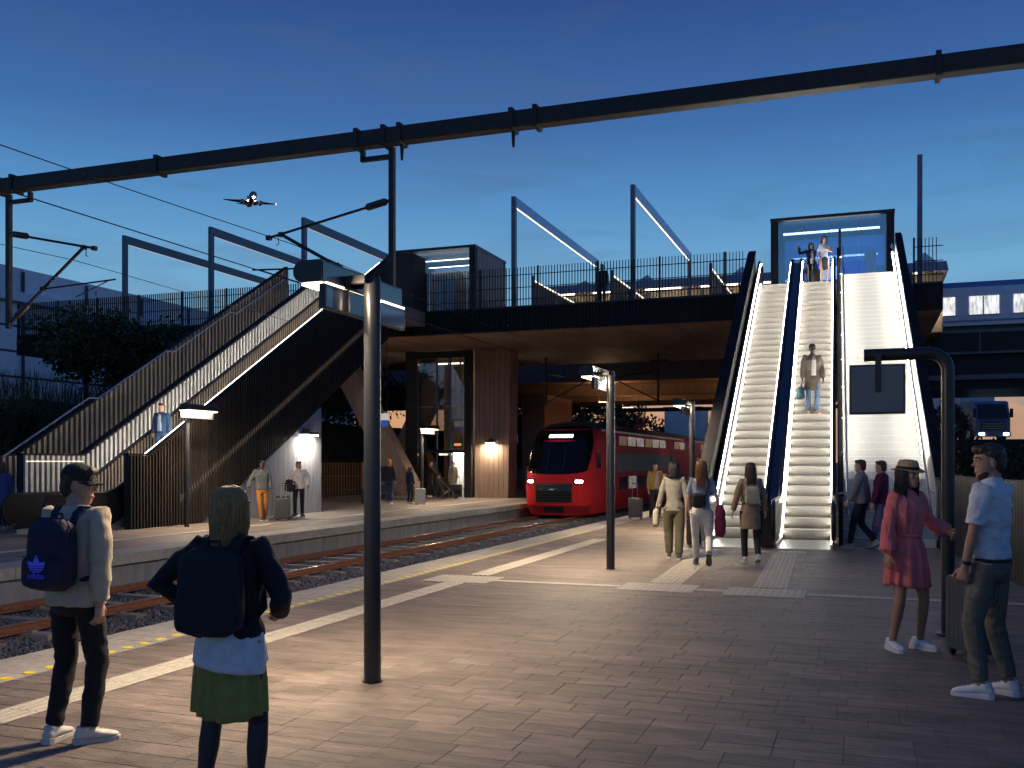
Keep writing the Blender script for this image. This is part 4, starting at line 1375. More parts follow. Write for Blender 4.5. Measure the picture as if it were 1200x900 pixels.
# ------------------------------------------------------------------ lorry on the raised road
mat('asphalt', (0.05, 0.05, 0.055), rough=0.85, var=0.2)
MB().hexa([(3, 64, -.85), (30, 64, -.85), (30, 160, -.85), (3, 160, -.85), (5, 66, 3.1), (30, 66, 3.1), (30, 160, 3.1), (5, 160, 3.1)]).build('raised_road', 'asphalt', kind='structure')
mat('lorry_box', (0.78, 0.75, 0.74), rough=0.5, var=0.1)
mat('lorry_cab', (0.16, 0.20, 0.32), rough=0.3, var=0.1, coat=0.4)
mat('head_blue', (0.6, 0.8, 1.0), emit=22, ecol=(0.45, 0.72, 1.0), var=0)
lo = thing('lorry', 'dark blue lorry with pale box body on the raised road', 'lorry', (8.3, 72, 3.1), R(24))
MB().cbox(-1.25, 1.25, 1.9, 9.0, .75, 3.35, .05).build('cargo_box', 'lorry_box', lo)
MB().prism([(0, .45), (0, 1.5), (.25, 2.65), (.5, 2.75), (1.85, 2.75), (1.85, .45)], -1.2, 1.2, 'x').build('cab', 'lorry_cab', lo)
MB().hexa([(-1.08, -.012, 1.52), (1.08, -.012, 1.52), (1.08, .02, 1.52), (-1.08, .02, 1.52), (-1.0, .21, 2.5), (1.0, .21, 2.5), (1.0, .24, 2.5), (-1.0, .24, 2.5)]).build('windscreen', 'window_dark', lo)
gl = MB().box(-.85, .85, -.03, -.002, .75, 1.3).build('grille', 'black_metal', lo)
for k in range(4):
    MB().box(-.8, .8, -.045, -.031, .82 + k * .12, .86 + k * .12).build('grille_bar', 'steel', gl)
MB().box(-1.2, 1.2, -.10, .3, .3, .62).build('bumper', 'lorry_cab', lo)
for s in (-1, 1):
    MB().cbox(s * .85 - .18, s * .85 + .18, -.13, -.101, .40, .55, .01).build('headlight', 'head_blue', lo)
    MB().box(s * 1.3 - .08, s * 1.3 + .08, -.05, .1, 1.6, 2.2).build('mirror', 'black_metal', lo)
    for yy in (.9, 5.8, 7.2):
        wh = MB().tube([(s * 1.0, yy, .48), (s * 1.24, yy, .48)], .48, 20).build('wheel', 'rubber', lo)
        MB().tube([(s * 1.2, yy, .48), (s * 1.25, yy, .48)], .24, 14).build('rim', 'steel', wh)

# ------------------------------------------------------------------ aeroplane
mat('plane_skin', (0.11, 0.12, 0.14), rough=0.5, var=0.1)
mat('plane_led', (1, 1, 1), emit=60, ecol=(1, .96, .86), var=0)
mat('plane_red', (1, .1, .2), emit=10, ecol=(1, .12, .3), var=0)
ap = thing('aeroplane', 'distant airliner with landing lights on approach in the dusk sky', 'aeroplane', (-298, 424, 137), R(35.5 + 6))
fus = [(-15, .25, -.1), (-14, 1.0, 0), (-12.4, 1.7, .1), (-10, 1.95, .15), (6, 1.95, .15), (10, 1.5, .6), (14, .6, 1.3), (16, .2, 1.6)]
MB().loft([[(r_ * math.cos(k * math.pi / 8), y_, z_ + r_ * math.sin(k * math.pi / 8)) for k in range(16)] for y_, r_, z_ in fus]).build('fuselage', 'plane_skin', ap, smooth=True)
for s in (-1, 1):
    MB().hexa([(s * 1.5, -3.5, -1.0), (s * 13.3, 3.4, .5), (s * 13.3, 4.8, .5), (s * 1.5, 3.0, -1.0), (s * 1.5, -3.3, -.45), (s * 13.3, 3.5, .62), (s * 13.3, 4.7, .62), (s * 1.5, 2.8, -.5)]).build('wing', 'plane_skin', ap)
    MB().hexa([(s * .3, 12.2, 1.6), (s * 5.2, 14.6, 2.0), (s * 5.2, 15.8, 2.0), (s * .3, 15.4, 1.6), (s * .3, 12.3, 1.8), (s * 5.2, 14.7, 2.1), (s * 5.2, 15.7, 2.1), (s * .3, 15.2, 1.8)]).build('tailplane', 'plane_skin', ap)
    MB().loft([[(s * 4.6 + r_ * math.cos(k * math.pi / 6), y_, -1.5 + r_ * math.sin(k * math.pi / 6)) for k in range(12)] for y_, r_ in ((-4.6, .95), (-4.0, 1.15), (-1.5, 1.1), (.4, .6))]).build('engine', 'plane_skin', ap, smooth=True)
    MB().ball((s * 1.7, -3.6, -.75), .32).build('landing_light', 'plane_led', ap)
MB().prism([(11.0, 1.6), (14.6, 6.6), (16.4, 6.6), (15.8, 1.5)], -.15, .15, 'x').build('tail_fin', 'plane_skin', ap)
MB().ball((0, -13.2, -1.5), .55).build('nose_light', 'plane_led', ap)
MB().tube([(0, -11.6, -1.4), (0, -11.8, -3.0)], .15, 6).build('nose_gear', 'plane_skin', ap)
MB().ball((13.4, 4.0, .56), .33).build('wingtip_light', 'plane_red', ap)
# ------------------------------------------------------------------ embankment, far buildings, planting
def em_h(x, y):
    t = -24.4 - x
    if t <= 0:
        return -.02
    a = min(1, t / 3.6)
    return -.02 + 3.9 * (a * a * (3 - 2 * a)) + .02 * max(0, t - 3.6) + .25 * mnoise.noise((x * .4, y * .4, 0)) * min(1, t)


em = MB()
em.grid(lambda x, y: (x, y, em_h(x, y)), [-90, -70, -50, -40, -34, -31, -29.5, -28.6, -28, -27.4, -26.8, -26.2, -25.6, -25, -24.4], [-10 + 1.5 * i for i in range(70)])
mat('bank_soil', (0.028, 0.034, 0.018), rough=0.95, var=0.5, scale=1.5, bump=0.5, bscale=9, world=True)
em.build('embankment', 'bank_soil', smooth='all', kind='structure')

mat('facade', (0.74, 0.75, 0.82), rough=0.5, var=0.10, scale=2, rnd=0.10)
mat('facade_joint', (0.05, 0.055, 0.08), rough=0.6, var=0.1)
wb = thing('panelled_hall', 'pale blue panelled hall behind the trees at far left', 'building', (-47, 24, 3.8))
MB().box(-8, -.05, 0, 60, 0, 9.4).build('core', 'facade_joint', wb)
for i in range(12):
    for j in range(6):
        z0, z1 = j * 1.5, j * 1.5 + (1.36 if j < 5 else 1.9)
        MB().box(-.05, .02 * random.random() + .01, i * 5 + .04, i * 5 + 4.96, z0, z1).build('panel', 'facade', wb)
    MB().box(.06, .18, i * 5 - .06, i * 5 + .06, 0, 9.2).build('mullion', 'facade_joint', wb)
MB().box(.031, .5, 0, 60, 7.35, 7.9).build('canopy_beam', 'facade', wb)

mat('skylight', (0.8, 0.8, 0.82), rough=0.3, var=0.1)
for k, (x, lab) in enumerate(((-14.9, 'pale pyramid skylight at left of the concourse roof'), (-11.3, 'pale pyramid skylight mid way along the concourse roof'), (-6.1, 'pale pyramid skylight nearest left of the right escalators'), (3.0, 'pale pyramid skylight behind the lone mast at right'))):
    s = MB()
    w_ = .75
    z0 = ZD + 3.502
    s.add([(-w_, -w_, z0), (w_, -w_, z0), (w_, w_, z0), (-w_, w_, z0), (0, 0, z0 + .55 + .1 * k)], [(0, 1, 4), (1, 2, 4), (2, 3, 4), (3, 0, 4), (3, 2, 1, 0)])
    o = s.build('skylight', 'skylight', loc=(x, 53.4, 0))
    tag(o, lab, 'skylight', 'skylights')

sh = thing('distant_shed', 'pale windowless block beyond the viaduct behind the red train', 'building', (-21.5, 112, -.85))
MB().cbox(-.2, 4.0, 0, 6, 0, 8.7, .05).build('wall', 'train_light', sh)
MB().box(-.35, 4.15, -.15, 6.15, 8.71, 8.95).build('roof', 'roof_grey', sh)

mat('crane_red', (0.55, 0.05, 0.03), rough=0.5, var=0.1)
cr_ = thing('lattice_crane', 'red lattice crane booms far behind the red train', 'crane', (-23.2, 100, -.85))
for s in (-1, 1):
    p0, p1 = Vector((s * .4, 0, 2.0)), Vector((s * 1.9 - .3, 0, 8.4))
    bm_ = MB()
    off = [Vector((-.3, -.3, 0)), Vector((.3, -.3, 0)), Vector((.3, .3, 0)), Vector((-.3, .3, 0))]
    for o_ in off:
        bm_.tube([p0 + o_, p1 + o_], .05, 4)
    for k in range(8):
        a, b = p0.lerp(p1, k / 8), p0.lerp(p1, (k + 1) / 8)
        for q in range(4):
            bm_.tube([a + off[q], b + off[(q + 1) % 4]], .03, 3)
    bm_.build('boom', 'crane_red', cr_, kind='stuff')
MB().cbox(-1, 1, -1, 1, 0, 2.0, .1).build('base', 'crane_red', cr_)


def leafmat(name, c):
    return mat(name, c, rough=0.6, var=0.45, scale=3, world=True)


leafmat('leaf_dark', (0.030, 0.048, 0.016))
leafmat('leaf_mid', (0.050, 0.075, 0.024))
leafmat('leaf_lit', (0.085, 0.10, 0.05))  # paler copy of the leaf colour, with the light on the leaves painted in
mat('bark', (0.045, 0.035, 0.028), rough=0.9, var=0.3, scale=12, bump=0.3, bscale=30)


def leaves(rg, centres, n_each, spread, size):
    c = np.repeat(centres, n_each, axis=0)
    n = len(c)
    c = c + rg.normal(0, 1, (n, 3)) * spread * np.array([1, 1, .75])
    d = rg.normal(0, 1, (n, 3))
    d /= np.linalg.norm(d, axis=1, keepdims=True)
    u = np.cross(d, rg.normal(0, 1, (n, 3)))
    u /= np.linalg.norm(u, axis=1, keepdims=True) + 1e-9
    s = size * rg.uniform(.6, 1.4, (n, 1))
    v = np.stack([c - d * s, c + u * s * .5, c + d * s, c - u * s * .5 + np.cross(d, u) * s * .2], 1)
    f = np.arange(n * 4).reshape(n, 4)
    return v.reshape(-1, 3), f


def tree(label, x, y, z, h, rx, seed, m='leaf_dark', crown0=.30, clumps=46, per=130, size=.10, name='broadleaf_tree', group=None, cat='tree', trunk_r=.09):
    rg = np.random.default_rng(seed)
    t = thing(name, label, cat, (x, y, z), 0, group)
    tb = MB()
    lean = rg.uniform(-.15, .15, 2)
    top = Vector((lean[0] * h * .3, lean[1] * h * .3, h * .72))
    tb.tube([(0, 0, -.1), (lean[0] * .3, lean[1] * .3, h * .3), top], [trunk_r, trunk_r * .75, trunk_r * .3], 8)
    cents = []
    for k in range(clumps):
        a = rg.uniform(0, 6.28)
        ph = rg.uniform(-.85, 1)
        rr = (1 - ph * ph) ** .5 * rg.uniform(.45, 1.05)
        cz = h * (crown0 + (1 - crown0) * (.5 + .5 * ph * rg.uniform(.8, 1.05)))
        cents.append((lean[0] * cz * .3 + rx * rr * math.cos(a), lean[1] * cz * .3 + rx * rr * math.sin(a), cz))
    for k in range(0, clumps, 3):
        c = cents[k]
        s0 = h * rg.uniform(.22, .5)
        st = Vector((lean[0] * s0 * .3, lean[1] * s0 * .3, s0))
        mid = st.lerp(Vector(c), .5) + Vector((0, 0, .12 * h * rg.uniform(-.3, .6)))
        tb.tube([st, mid, c], [trunk_r * .42, trunk_r * .25, trunk_r * .08], 5)
    tb.build('trunk', 'bark', t, smooth='all')
    v, f = leaves(rg, np.array(cents), per, rx * .17, size)
    link('crown', npmesh('crown', v, f), m, t)
    return t


tree('broad dark tree on the bank left of the left escalators', -27.4, 28.6, 3.6, 3.9, 1.75, 11, crown0=.34, clumps=40, per=85, size=.11)
tree('dark tree cut by the left picture edge on the bank', -31.6, 24.2, 3.9, 4.2, 1.0, 12, clumps=26, per=80)
tree('dark tree right of the broad one, before the bridge railing', -28.8, 33.4, 3.9, 3.3, 1.7, 13, crown0=.15, clumps=40, per=140)
tree('low dark tree close behind the outer slatted stair wall', -26.4, 31.0, 2.8, 4.3, 2.2, 14, crown0=.05, clumps=50, per=140)
tree('dark tree filling the gap under the bridge behind the struts', -27.0, 48.5, 3.2, 3.8, 2.6, 15, crown0=.05, clumps=40)
tree('loose tree with lit leaves beyond the viaduct left of the train', -23.3, 70.0, -.85, 8.0, 3.0, 16, m='leaf_lit', crown0=.25, clumps=60, per=120, size=.16, trunk_r=.14)
for k, (x, y, h, r_, lab) in enumerate(((-31.5, 100, 9.8, 3.4, 'dark tree far off at the left of the row under the viaduct'), (-27.2, 103, 10.2, 3.2, 'tallest dark tree in the far row under the viaduct'), (-24.2, 108, 8.0, 3.0, 'dark tree in the far row just left of the red crane'), (-20.3, 118, 8.4, 3.6, 'dark tree in the far row just right of the red crane'), (-14.5, 124, 9.0, 3.6, 'dark tree in the far row beside the escalator flank'), (-9.0, 128, 9.0, 3.8, 'dark tree far off behind the right escalators'))):
    tree(lab, x, y, -.85, h, r_, 30 + k, m='leaf_dark', crown0=.15, clumps=44, per=90, size=.24, group='far trees under the viaduct', trunk_r=.18)
tree('small dark tree right of the bright stairs under the viaduct', 2.95, 40.0, -.1, 4.2, .75, 41, crown0=.2, clumps=30, per=110, size=.07, trunk_r=.05)
tree('dark tree at right edge beyond the slat fence', 9.6, 44.0, -.85, 5.0, 2.0, 42, crown0=.1, clumps=44, size=.12)
tree('dark tree below the lorry beyond the hedge', 5.9, 50.0, -.85, 3.2, 1.8, 43, crown0=.05, clumps=44, size=.12)


def bush(label, x, y, z, rx, ry, h, seed, n=5200, size=.06, m='leaf_dark', name='hedge', cat='hedge'):
    rg = np.random.default_rng(seed)
    t = thing(name, label, cat, (x, y, z))
    c = rg.uniform(-1, 1, (n // 60, 3)) * np.array([rx, ry, h / 2]) + np.array([0, 0, h / 2])
    v, f = leaves(rg, c, 60, .16, size)
    link('foliage', npmesh('foliage', v, f), m, t)
    tb = MB()
    for k in range(9):
        a = rg.uniform(-1, 1, 2)
        tb.tube([(a[0] * rx * .8, a[1] * ry * .8, -.05), (a[0] * rx * .9, a[1] * ry, h * .7)], [.025, .01], 5)
    tb.build('stems', 'bark', t, kind='stuff')
    return t


bush('dense dark hedge right of the stairs behind the slat fence', 4.9, 27.0, -.02, 2.6, .9, 2.2, 51, n=9000)
bush('dark hedge nearer the camera behind the fence at right edge', 5.6, 20.0, -.02, 1.7, .9, 1.9, 52, n=7000)
for k, (x, y, r_, h) in enumerate(((-26.6, 24.5, 1.2, .9), (-26.0, 27.5, 1.2, .8), (-25.6, 21.5, 1.3, .9), (-26.8, 30.5, 1.3, 1.2))):
    bush('low dark shrub on the bank at far left, ' + ('below the broad tree', 'right of the broad tree', 'nearest the escalator foot', 'close to the stair wall')[k], x, y, em_h(x, y) - .1, r_, r_, h, 60 + k, n=3600, name='low_shrub', cat='shrub')
# tall ornamental grass along the crest of the bank
rg = np.random.default_rng(5)
n = 2600
gx, gy = rg.uniform(-29.5, -25.0, n), rg.uniform(17, 33, n)
gz = np.array([em_h(a, b) for a, b in zip(gx, gy)])
hh = rg.uniform(.4, 1.15, n)
lx, ly = rg.normal(0, .12, n), rg.normal(0, .12, n)
aw = rg.uniform(0, 3.14, n)
wx, wy = np.cos(aw) * .014, np.sin(aw) * .014
B = np.stack([gx, gy, gz], 1)
T = np.stack([gx + lx, gy + ly, gz + hh], 1)
W_ = np.stack([wx, wy, wx * 0], 1)
M_ = (B + T) / 2 + np.stack([-lx * .15, -ly * .15, hh * .05], 1)
gv = np.stack([B - W_, B + W_, M_ + W_ * .8, M_ - W_ * .8, T + W_ * .6, T - W_ * .6], 1).reshape(-1, 3)
i0 = np.arange(n) * 6
gf = np.concatenate([np.stack([i0, i0 + 1, i0 + 2, i0 + 3], 1), np.stack([i0 + 3, i0 + 2, i0 + 4, i0 + 5], 1)])
go = link('bank_grass', npmesh('bank_grass', gv, gf), 'leaf_mid', kind='stuff')
go['label'] = 'tall dark grass growing along the crest of the bank'
# ------------------------------------------------------------------ people
def remesh(name, mb, voxel, smooth=3, sfac=.5, fold=0.0, fscale=(9, 9, 5), seed=0, flist=None):
    me = mb.mesh(name)
    o = bpy.data.objects.new(name, me)
    COL.objects.link(o)
    md = o.modifiers.new('r', 'REMESH')
    md.mode = 'VOXEL'
    md.voxel_size = voxel
    if smooth:
        sm = o.modifiers.new('s', 'SMOOTH')
        sm.factor = sfac
        sm.iterations = smooth
    dg = bpy.context.evaluated_depsgraph_get()
    me2 = bpy.data.meshes.new_from_object(o.evaluated_get(dg))
    bpy.data.objects.remove(o)
    bpy.data.meshes.remove(me)
    me2.name = name
    if fold:
        n = len(me2.vertices)
        co = np.empty(n * 3, np.float32)
        no = np.empty(n * 3, np.float32)
        me2.vertices.foreach_get('co', co)
        me2.vertices.foreach_get('normal', no)
        co, no = co.reshape(-1, 3), no.reshape(-1, 3)
        q = co * np.array(fscale) + seed * 3.7
        d = np.array([1 - 2 * abs(mnoise.noise(p)) for p in q.tolist()], np.float32)
        d2 = np.array([mnoise.noise(p) for p in (q * 2.3).tolist()], np.float32)
        co += no * ((d - .45) * fold + d2 * fold * .5)[:, None]
        me2.vertices.foreach_set('co', co.ravel())
    me2.polygons.foreach_set('use_smooth', [True] * len(me2.polygons))
    me2.materials.clear()
    return me2


def fabric(name, c, rough=.85, bump=.25, var=.16, bscale=260, **k):
    return mat('cloth_' + name, c, rough=rough, var=var, scale=14, bump=bump, bscale=bscale, **k)


def ik(a, t, l1, l2, pole):
    a, t = Vector(a), Vector(t)
    d = t - a
    Ln = min(d.length, (l1 + l2) * .998)
    u = d.normalized()
    cs = (l1 * l1 + Ln * Ln - l2 * l2) / (2 * l1 * Ln)
    cs = max(-1, min(1, cs))
    pl = Vector(pole)
    pl = (pl - u * pl.dot(u)).normalized()
    return a + u * l1 * cs + pl * l1 * math.sqrt(1 - cs * cs), a + u * Ln


def ell(cx, cy, cz, rx, ry, n=20, M=None, pw=2.3):
    r = []
    for k in range(n):
        a = 2 * math.pi * k / n
        c, s = math.cos(a), math.sin(a)
        p = Vector((cx + rx * math.copysign(abs(c) ** (2 / pw), c), cy + ry * math.copysign(abs(s) ** (2 / pw), s), cz))
        r.append(M @ p if M else p)
    return r


SKIN = {'light': (0.52, 0.30, 0.21), 'tan': (0.44, 0.24, 0.15), 'dark': (0.10, 0.05, 0.032)}
HAIR = {'brown': (0.045, 0.026, 0.016), 'black': (0.010, 0.009, 0.009), 'blonde': (0.46, 0.235, 0.085), 'auburn': (0.20, 0.085, 0.03)}


def hand(mb, wrist, d, s, right, curl=.5, sc_=1.0):
    d = d.normalized()
    s = (s - d * s.dot(d)).normalized()
    n = s.cross(d) if right else d.cross(s)
    P = lambda a, b, c: wrist + (d * a + s * b + n * c) * sc_
    # palm: flattened loft
    rings = []
    for a, wd, th in ((-.015, .024, .021), (.02, .032, .019), (.055, .040, .017), (.088, .041, .014)):
        rings.append([P(a, wd * math.cos(k * math.pi / 5), th * math.sin(k * math.pi / 5)) for k in range(10)])
    mb.loft(rings)
    for i, ln in enumerate((.070, .080, .074, .058)):
        b = .031 - .0212 * i
        c1, c2 = curl * .7 + .05 * i, curl * 1.7 + .05 * i
        p0 = P(.078, b, 0)
        dr = d + s * (.10 - .075 * i)
        p1 = p0 + (dr * math.cos(c1) + n * math.sin(c1)).normalized() * ln * .48 * sc_
        p2 = p1 + (dr * math.cos(c2) + n * math.sin(c2)).normalized() * ln * .34 * sc_
        p3 = p2 + (dr * math.cos(c2 * 1.25) + n * math.sin(c2 * 1.25)).normalized() * ln * .26 * sc_
        mb.tube([p0, p1, p2, p3], [.0095 * sc_, .0090 * sc_, .0082 * sc_, .0062 * sc_], 8)
    t0 = P(.018, .028, .004)
    t1 = P(.050, .058, .012)
    t2 = P(.082, .066, .022)
    mb.tube([t0, t1, t2, P(.098, .066, .027)], [.0135 * sc_, .0115 * sc_, .0098 * sc_, .007 * sc_], 8)


PID = [0]


def person(label, loc, rz, h=1.75, sex='m', skin='light', hair=('short', 'brown'), detail=2, lean=0, twist=0,
           feet=((-.10, 0), (.10, 0)), foot_yaw=(8, -8), hands=None, poles=None, head=(0, 0), top=('sweater', (.3, .25, .18)), bottom=('trousers', (.02, .02, .022)),
           shoes=(.6, .6, .58), hat=None, lift=(0, 0), curl=.5, inner=None, beard=False, glasses=False, socks=None, extra=None, group=None, wide=1.0, sole=(.55, .53, .5)):
    PID[0] += 1
    pid = PID[0]
    t = thing('person', label, 'person', loc, rz, group)
    k = h / 1.75
    t.scale = (k, k, k)
    vox = {2: .0058, 1: .0105, 0: .015}[detail]
    sm = {2: 3, 1: 2, 0: 1}[detail]
    M = Matrix.Translation((0, 0, .93)) @ Matrix.Rotation(R(twist), 4, 'Z') @ Matrix.Rotation(R(-lean), 4, 'X') @ Matrix.Translation((0, 0, -.93))
    F = sex == 'f'
    sw, hw, cw = (.158, .100, .150) if F else (.180, .092, .172)
    sw *= wide
    cw *= wide
    skm = mat('skin_' + skin, SKIN[skin], rough=.5, var=.08, scale=18, bump=.05, bscale=120)
    hcol = HAIR[hair[1]]
    hrm = mat('hair_' + hair[1], hcol, rough=.42, var=.45, scale=30, stretch=(6, 6, .5), bump=.5, bscale=25, col2=[min(1, c * 1.7) for c in hcol])
    # ---- skeleton
    hips, knees, ankles = [], [], []
    for i, s in enumerate((-1, 1)):
        hp = Vector((s * hw, 0, .92))
        an = Vector((feet[i][0], feet[i][1] - .03, .085 + lift[i]))
        kn, an = ik(hp, an, .435, .412, Vector((s * .12, 1, 0)))
        hips.append(hp), knees.append(kn), ankles.append(an)
    hands = hands or ((-.25, .04, .80), (.25, .04, .80))
    poles = poles or ((-.5, -1, .1), (.5, -1, .1))
    shs, els, wrs = [], [], []
    for i, s in enumerate((-1, 1)):
        sh = M @ Vector((s * sw, -.012, 1.425))
        el, wr = ik(sh, Vector(hands[i]), .285, .255, Vector(poles[i]))
        shs.append(sh), els.append(el), wrs.append(wr)
    neck = M @ Vector((0, -.012, 1.50))
    HM = Matrix.Translation(M @ Vector((0, .012, 1.625))) @ Matrix.Rotation(R(twist + head[0]), 4, 'Z') @ Matrix.Rotation(R(head[1] - lean * .4), 4, 'X')
    # ---- body: one continuous skin
    b = MB()
    hz = ((-.122, .022, .026, .052), (-.108, .042, .045, .042), (-.075, .057, .068, .024), (-.035, .066, .083, .010), (.008, .0715, .094, -.003), (.045, .074, .098, -.007), (.08, .066, .088, -.010), (.107, .044, .060, -.012), (.121, .014, .02, -.012))
    if F:
        hz = tuple((a, rx * (.93 if a < 0 else .97), ry * .96, cy) for a, rx, ry, cy in hz)
    b.loft([ell(0, cy, a, rx, ry, 18, HM, 2.15) for a, rx, ry, cy in hz])
    b.tube([HM @ Vector((0, .084, .028)), HM @ Vector((0, .098, -.004)), HM @ Vector((0, .110, -.024)), HM @ Vector((0, .090, -.036))], [.008, .010, .0145, .010], 8)
    for s in (-1, 1):
        b.ball((0, 0, 0), 1, 8, 6)
        b.v[-63:] = [tuple(HM @ Vector((s * .073 + p[0] * .010, -.010 + p[1] * .018 + p[2] * .004, -.008 + p[2] * .031))) for p in b.v[-63:]]
        b.tube([HM @ Vector((s * .012, .090, .026)), HM @ Vector((s * .034, .087, .031)), HM @ Vector((s * .055, .070, .026))], .009, 6)
        b.tube([HM @ Vector((s * .030, .070, -.022)), HM @ Vector((s * .045, .060, -.028))], [.022, .016], 6)
    b.tube([HM @ Vector((-.020, .078, -.068)), HM @ Vector((0, .086, -.066)), HM @ Vector((.020, .078, -.068))], .012, 8)
    b.tube([HM @ Vector((0, -.022, -.05)), neck + Vector((0, -.004, .01)), M @ Vector((0, -.02, 1.42))], [.053 if not F else .046, .053 if not F else .046, .075], 12)
    trs = ((.86, .13, .10, 0), (.95, .145, .105, 0), (1.08, .125, .092, 0), (1.22, .145, .10, .005), (1.34, .16, .10, 0), (1.41, .13, .08, -.01), (1.46, .07, .06, -.01))
    b.loft([ell(0, cy, a, rx * cw / .172, ry, 18, M) for a, rx, ry, cy in trs])
    for i, s in enumerate((-1, 1)):
        b.tube([M @ Vector((s * .09, -.01, 1.39)), shs[i], shs[i].lerp(els[i], .4), els[i], els[i].lerp(wrs[i], .3), wrs[i]], [.05, .052, .044, .036, .037, .026] if not F else [.04, .042, .036, .030, .031, .023], 12)
        fd = (wrs[i] - els[i]).normalized()
        thumb = Vector((0, 1, .15)) if abs(fd.y) < .85 else Vector((0, 0, 1))
        hand(b, wrs[i], fd, thumb, i == 1, curl if not isinstance(curl, tuple) else curl[i], .95 if F else 1.03)
        b.tube([hips[i] + Vector((0, 0, .02)), hips[i].lerp(knees[i], .45), knees[i], knees[i].lerp(ankles[i], .32), knees[i].lerp(ankles[i], .7), ankles[i]], [.085, .072, .050, .052, .038, .033], 14)
        fy = R(foot_yaw[i])
        fwd = Vector((-math.sin(fy), math.cos(fy), 0))
        b.tube([ankles[i], ankles[i] + Vector((0, 0, -.045)) + fwd * .05, ankles[i] + Vector((0, 0, -.06)) + fwd * .12], [.034, .032, .026], 8)
    link('body', remesh('body', b, vox, sm), skm, t)
    # ---- face details
    if detail >= 1:
        ew = MB()
        for s in (-1, 1):
            ew = MB().ball((0, 0, 0), 1, 10, 8)
            ew.v = [tuple(HM @ Vector((s * .031 + p[0] * .0125, .0815 + p[1] * .006, .006 + p[2] * .0065))) for p in ew.v]
            eo = ew.build('eye', mat('eye_white', (.55, .53, .5), rough=.2, var=0), t, smooth='all')
            iw = MB().ball((0, 0, 0), 1, 8, 6)
            iw.v = [tuple(HM @ Vector((s * .031 + p[0] * .006, .0868 + p[1] * .0025, .006 + p[2] * .0062))) for p in iw.v]
            iw.build('iris', mat('eye_dark', (.012, .008, .006), rough=.15, var=0), eo, smooth='all')
            MB().tube([HM @ Vector((s * .014, .096, .034)), HM @ Vector((s * .034, .094, .040)), HM @ Vector((s * .053, .079, .034))], [.004, .0046, .003], 6).build('eyebrow', hrm, t, smooth='all')
        smile = .010 if extra == 'smile' else .002
        lp = [HM @ Vector((-.027, .079, -.062 + smile)), HM @ Vector((-.012, .0915, -.066)), HM @ Vector((0, .0945, -.067)), HM @ Vector((.012, .0915, -.066)), HM @ Vector((.027, .079, -.062 + smile))]
        MB().tube(lp, [.003, .0068, .0078, .0068, .003], 8).build('lips', mat('lips_' + skin, [SKIN[skin][0] * .8, SKIN[skin][1] * .35, SKIN[skin][2] * .4], rough=.4, var=.05), t, smooth='all')
        if extra == 'smile':
            MB().tube([HM @ Vector((-.020, .0855, -.060)), HM @ Vector((0, .0965, -.0635)), HM @ Vector((.020, .0855, -.060))], [.003, .0052, .003], 6).build('teeth', mat('teeth', (.75, .72, .66), rough=.3, var=0), t, smooth='all')
    # ---- hair
    hb = MB()
    style = hair[0]
    rgx = random.Random(pid)
    if style != 'bald':
        hs = ((.035, .079, .094, -.022), (.06, .0795, .100, -.014), (.09, .071, .094, -.012), (.117, .049, .068, -.012), (.130, .018, .025, -.012))
        hb.loft([ell(0, cy, a, rx, ry, 18, HM, 2.1) for a, rx, ry, cy in hs])
        hk = ((-.085, .050, .038, -.052), (-.05, .066, .058, -.052), (0, .078, .070, -.044), (.05, .081, .075, -.036))
        hb.loft([ell(0, cy, a, rx, ry, 18, HM, 2.1) for a, rx, ry, cy in hk])
        if style == 'short':
            hb.tube([HM @ Vector((-.055, .05, .085)), HM @ Vector((-.02, .075, .092)), HM @ Vector((.03, .072, .094)), HM @ Vector((.06, .04, .085))], [.02, .028, .028, .02], 8)
    strands = []
    if style in ('long', 'bob', 'pony'):
        ln = {'long': .30, 'bob': .14, 'pony': .02}[style]
        nst = {2: 760, 1: 160, 0: 70}[detail]
        gather = .62 if hair[1] == 'blonde' else 0.0
        for q in range(nst):
            an = R(rgx.uniform(58, 302)) if style != 'pony' else R(rgx.uniform(40, 320))   # 0 = front
            sx, sy = math.sin(an), math.cos(an)
            pts = []
            jit = rgx.uniform(.97, 1.10)
            wvp, wva = rgx.uniform(0, 6.28), rgx.uniform(.004, .012)
            for j, (a, rr) in enumerate(((.128, .25), (.115, .62), (.08, .92), (.03, 1.04), (-.03, 1.06))):
                pts.append(HM @ Vector((sx * .081 * rr * jit, sy * .102 * rr * jit - .012, a)))
            L2 = ln * rgx.uniform(.75, 1.1)
            if style != 'pony':
                base = pts[-1]
                outw = Vector((base.x, base.y, 0)) - Vector((neck.x, neck.y, 0))
                for j in range(1, 6):
                    f = j / 5
                    pts.append(base + Vector((outw.x * (-.12 * f + .25 * f * f - gather * f) + wva * math.sin(wvp + f * 7) + rgx.uniform(-.006, .006), outw.y * (.10 * f) - .012 * f + wva * math.cos(wvp + f * 6) + rgx.uniform(-.006, .006), -L2 * f)))
            strands.append(pts)
        if style != 'pony':
            for a0, r0 in ((0, 1.0),):
                rr = []
                for j in range(6):
                    f = j / 5
                    c = HM @ Vector((0, -.035, -.02))
                    rr.append(ell(c.x, c.y - .028 * f, c.z - ln * .92 * f, .072 + .012 * f - gather * .055 * f, .052 - .010 * f, 16))
                hb.loft(list(reversed(rr)))
        else:
            p0 = HM @ Vector((0, -.105, .055))
            hb.tube([p0, p0 + HM.to_3x3() @ Vector((0, -.05, .005)), p0 + HM.to_3x3() @ Vector((0, -.065, -.08)), p0 + HM.to_3x3() @ Vector((0, -.055, -.19))], [.022, .032, .032, .010], 10)
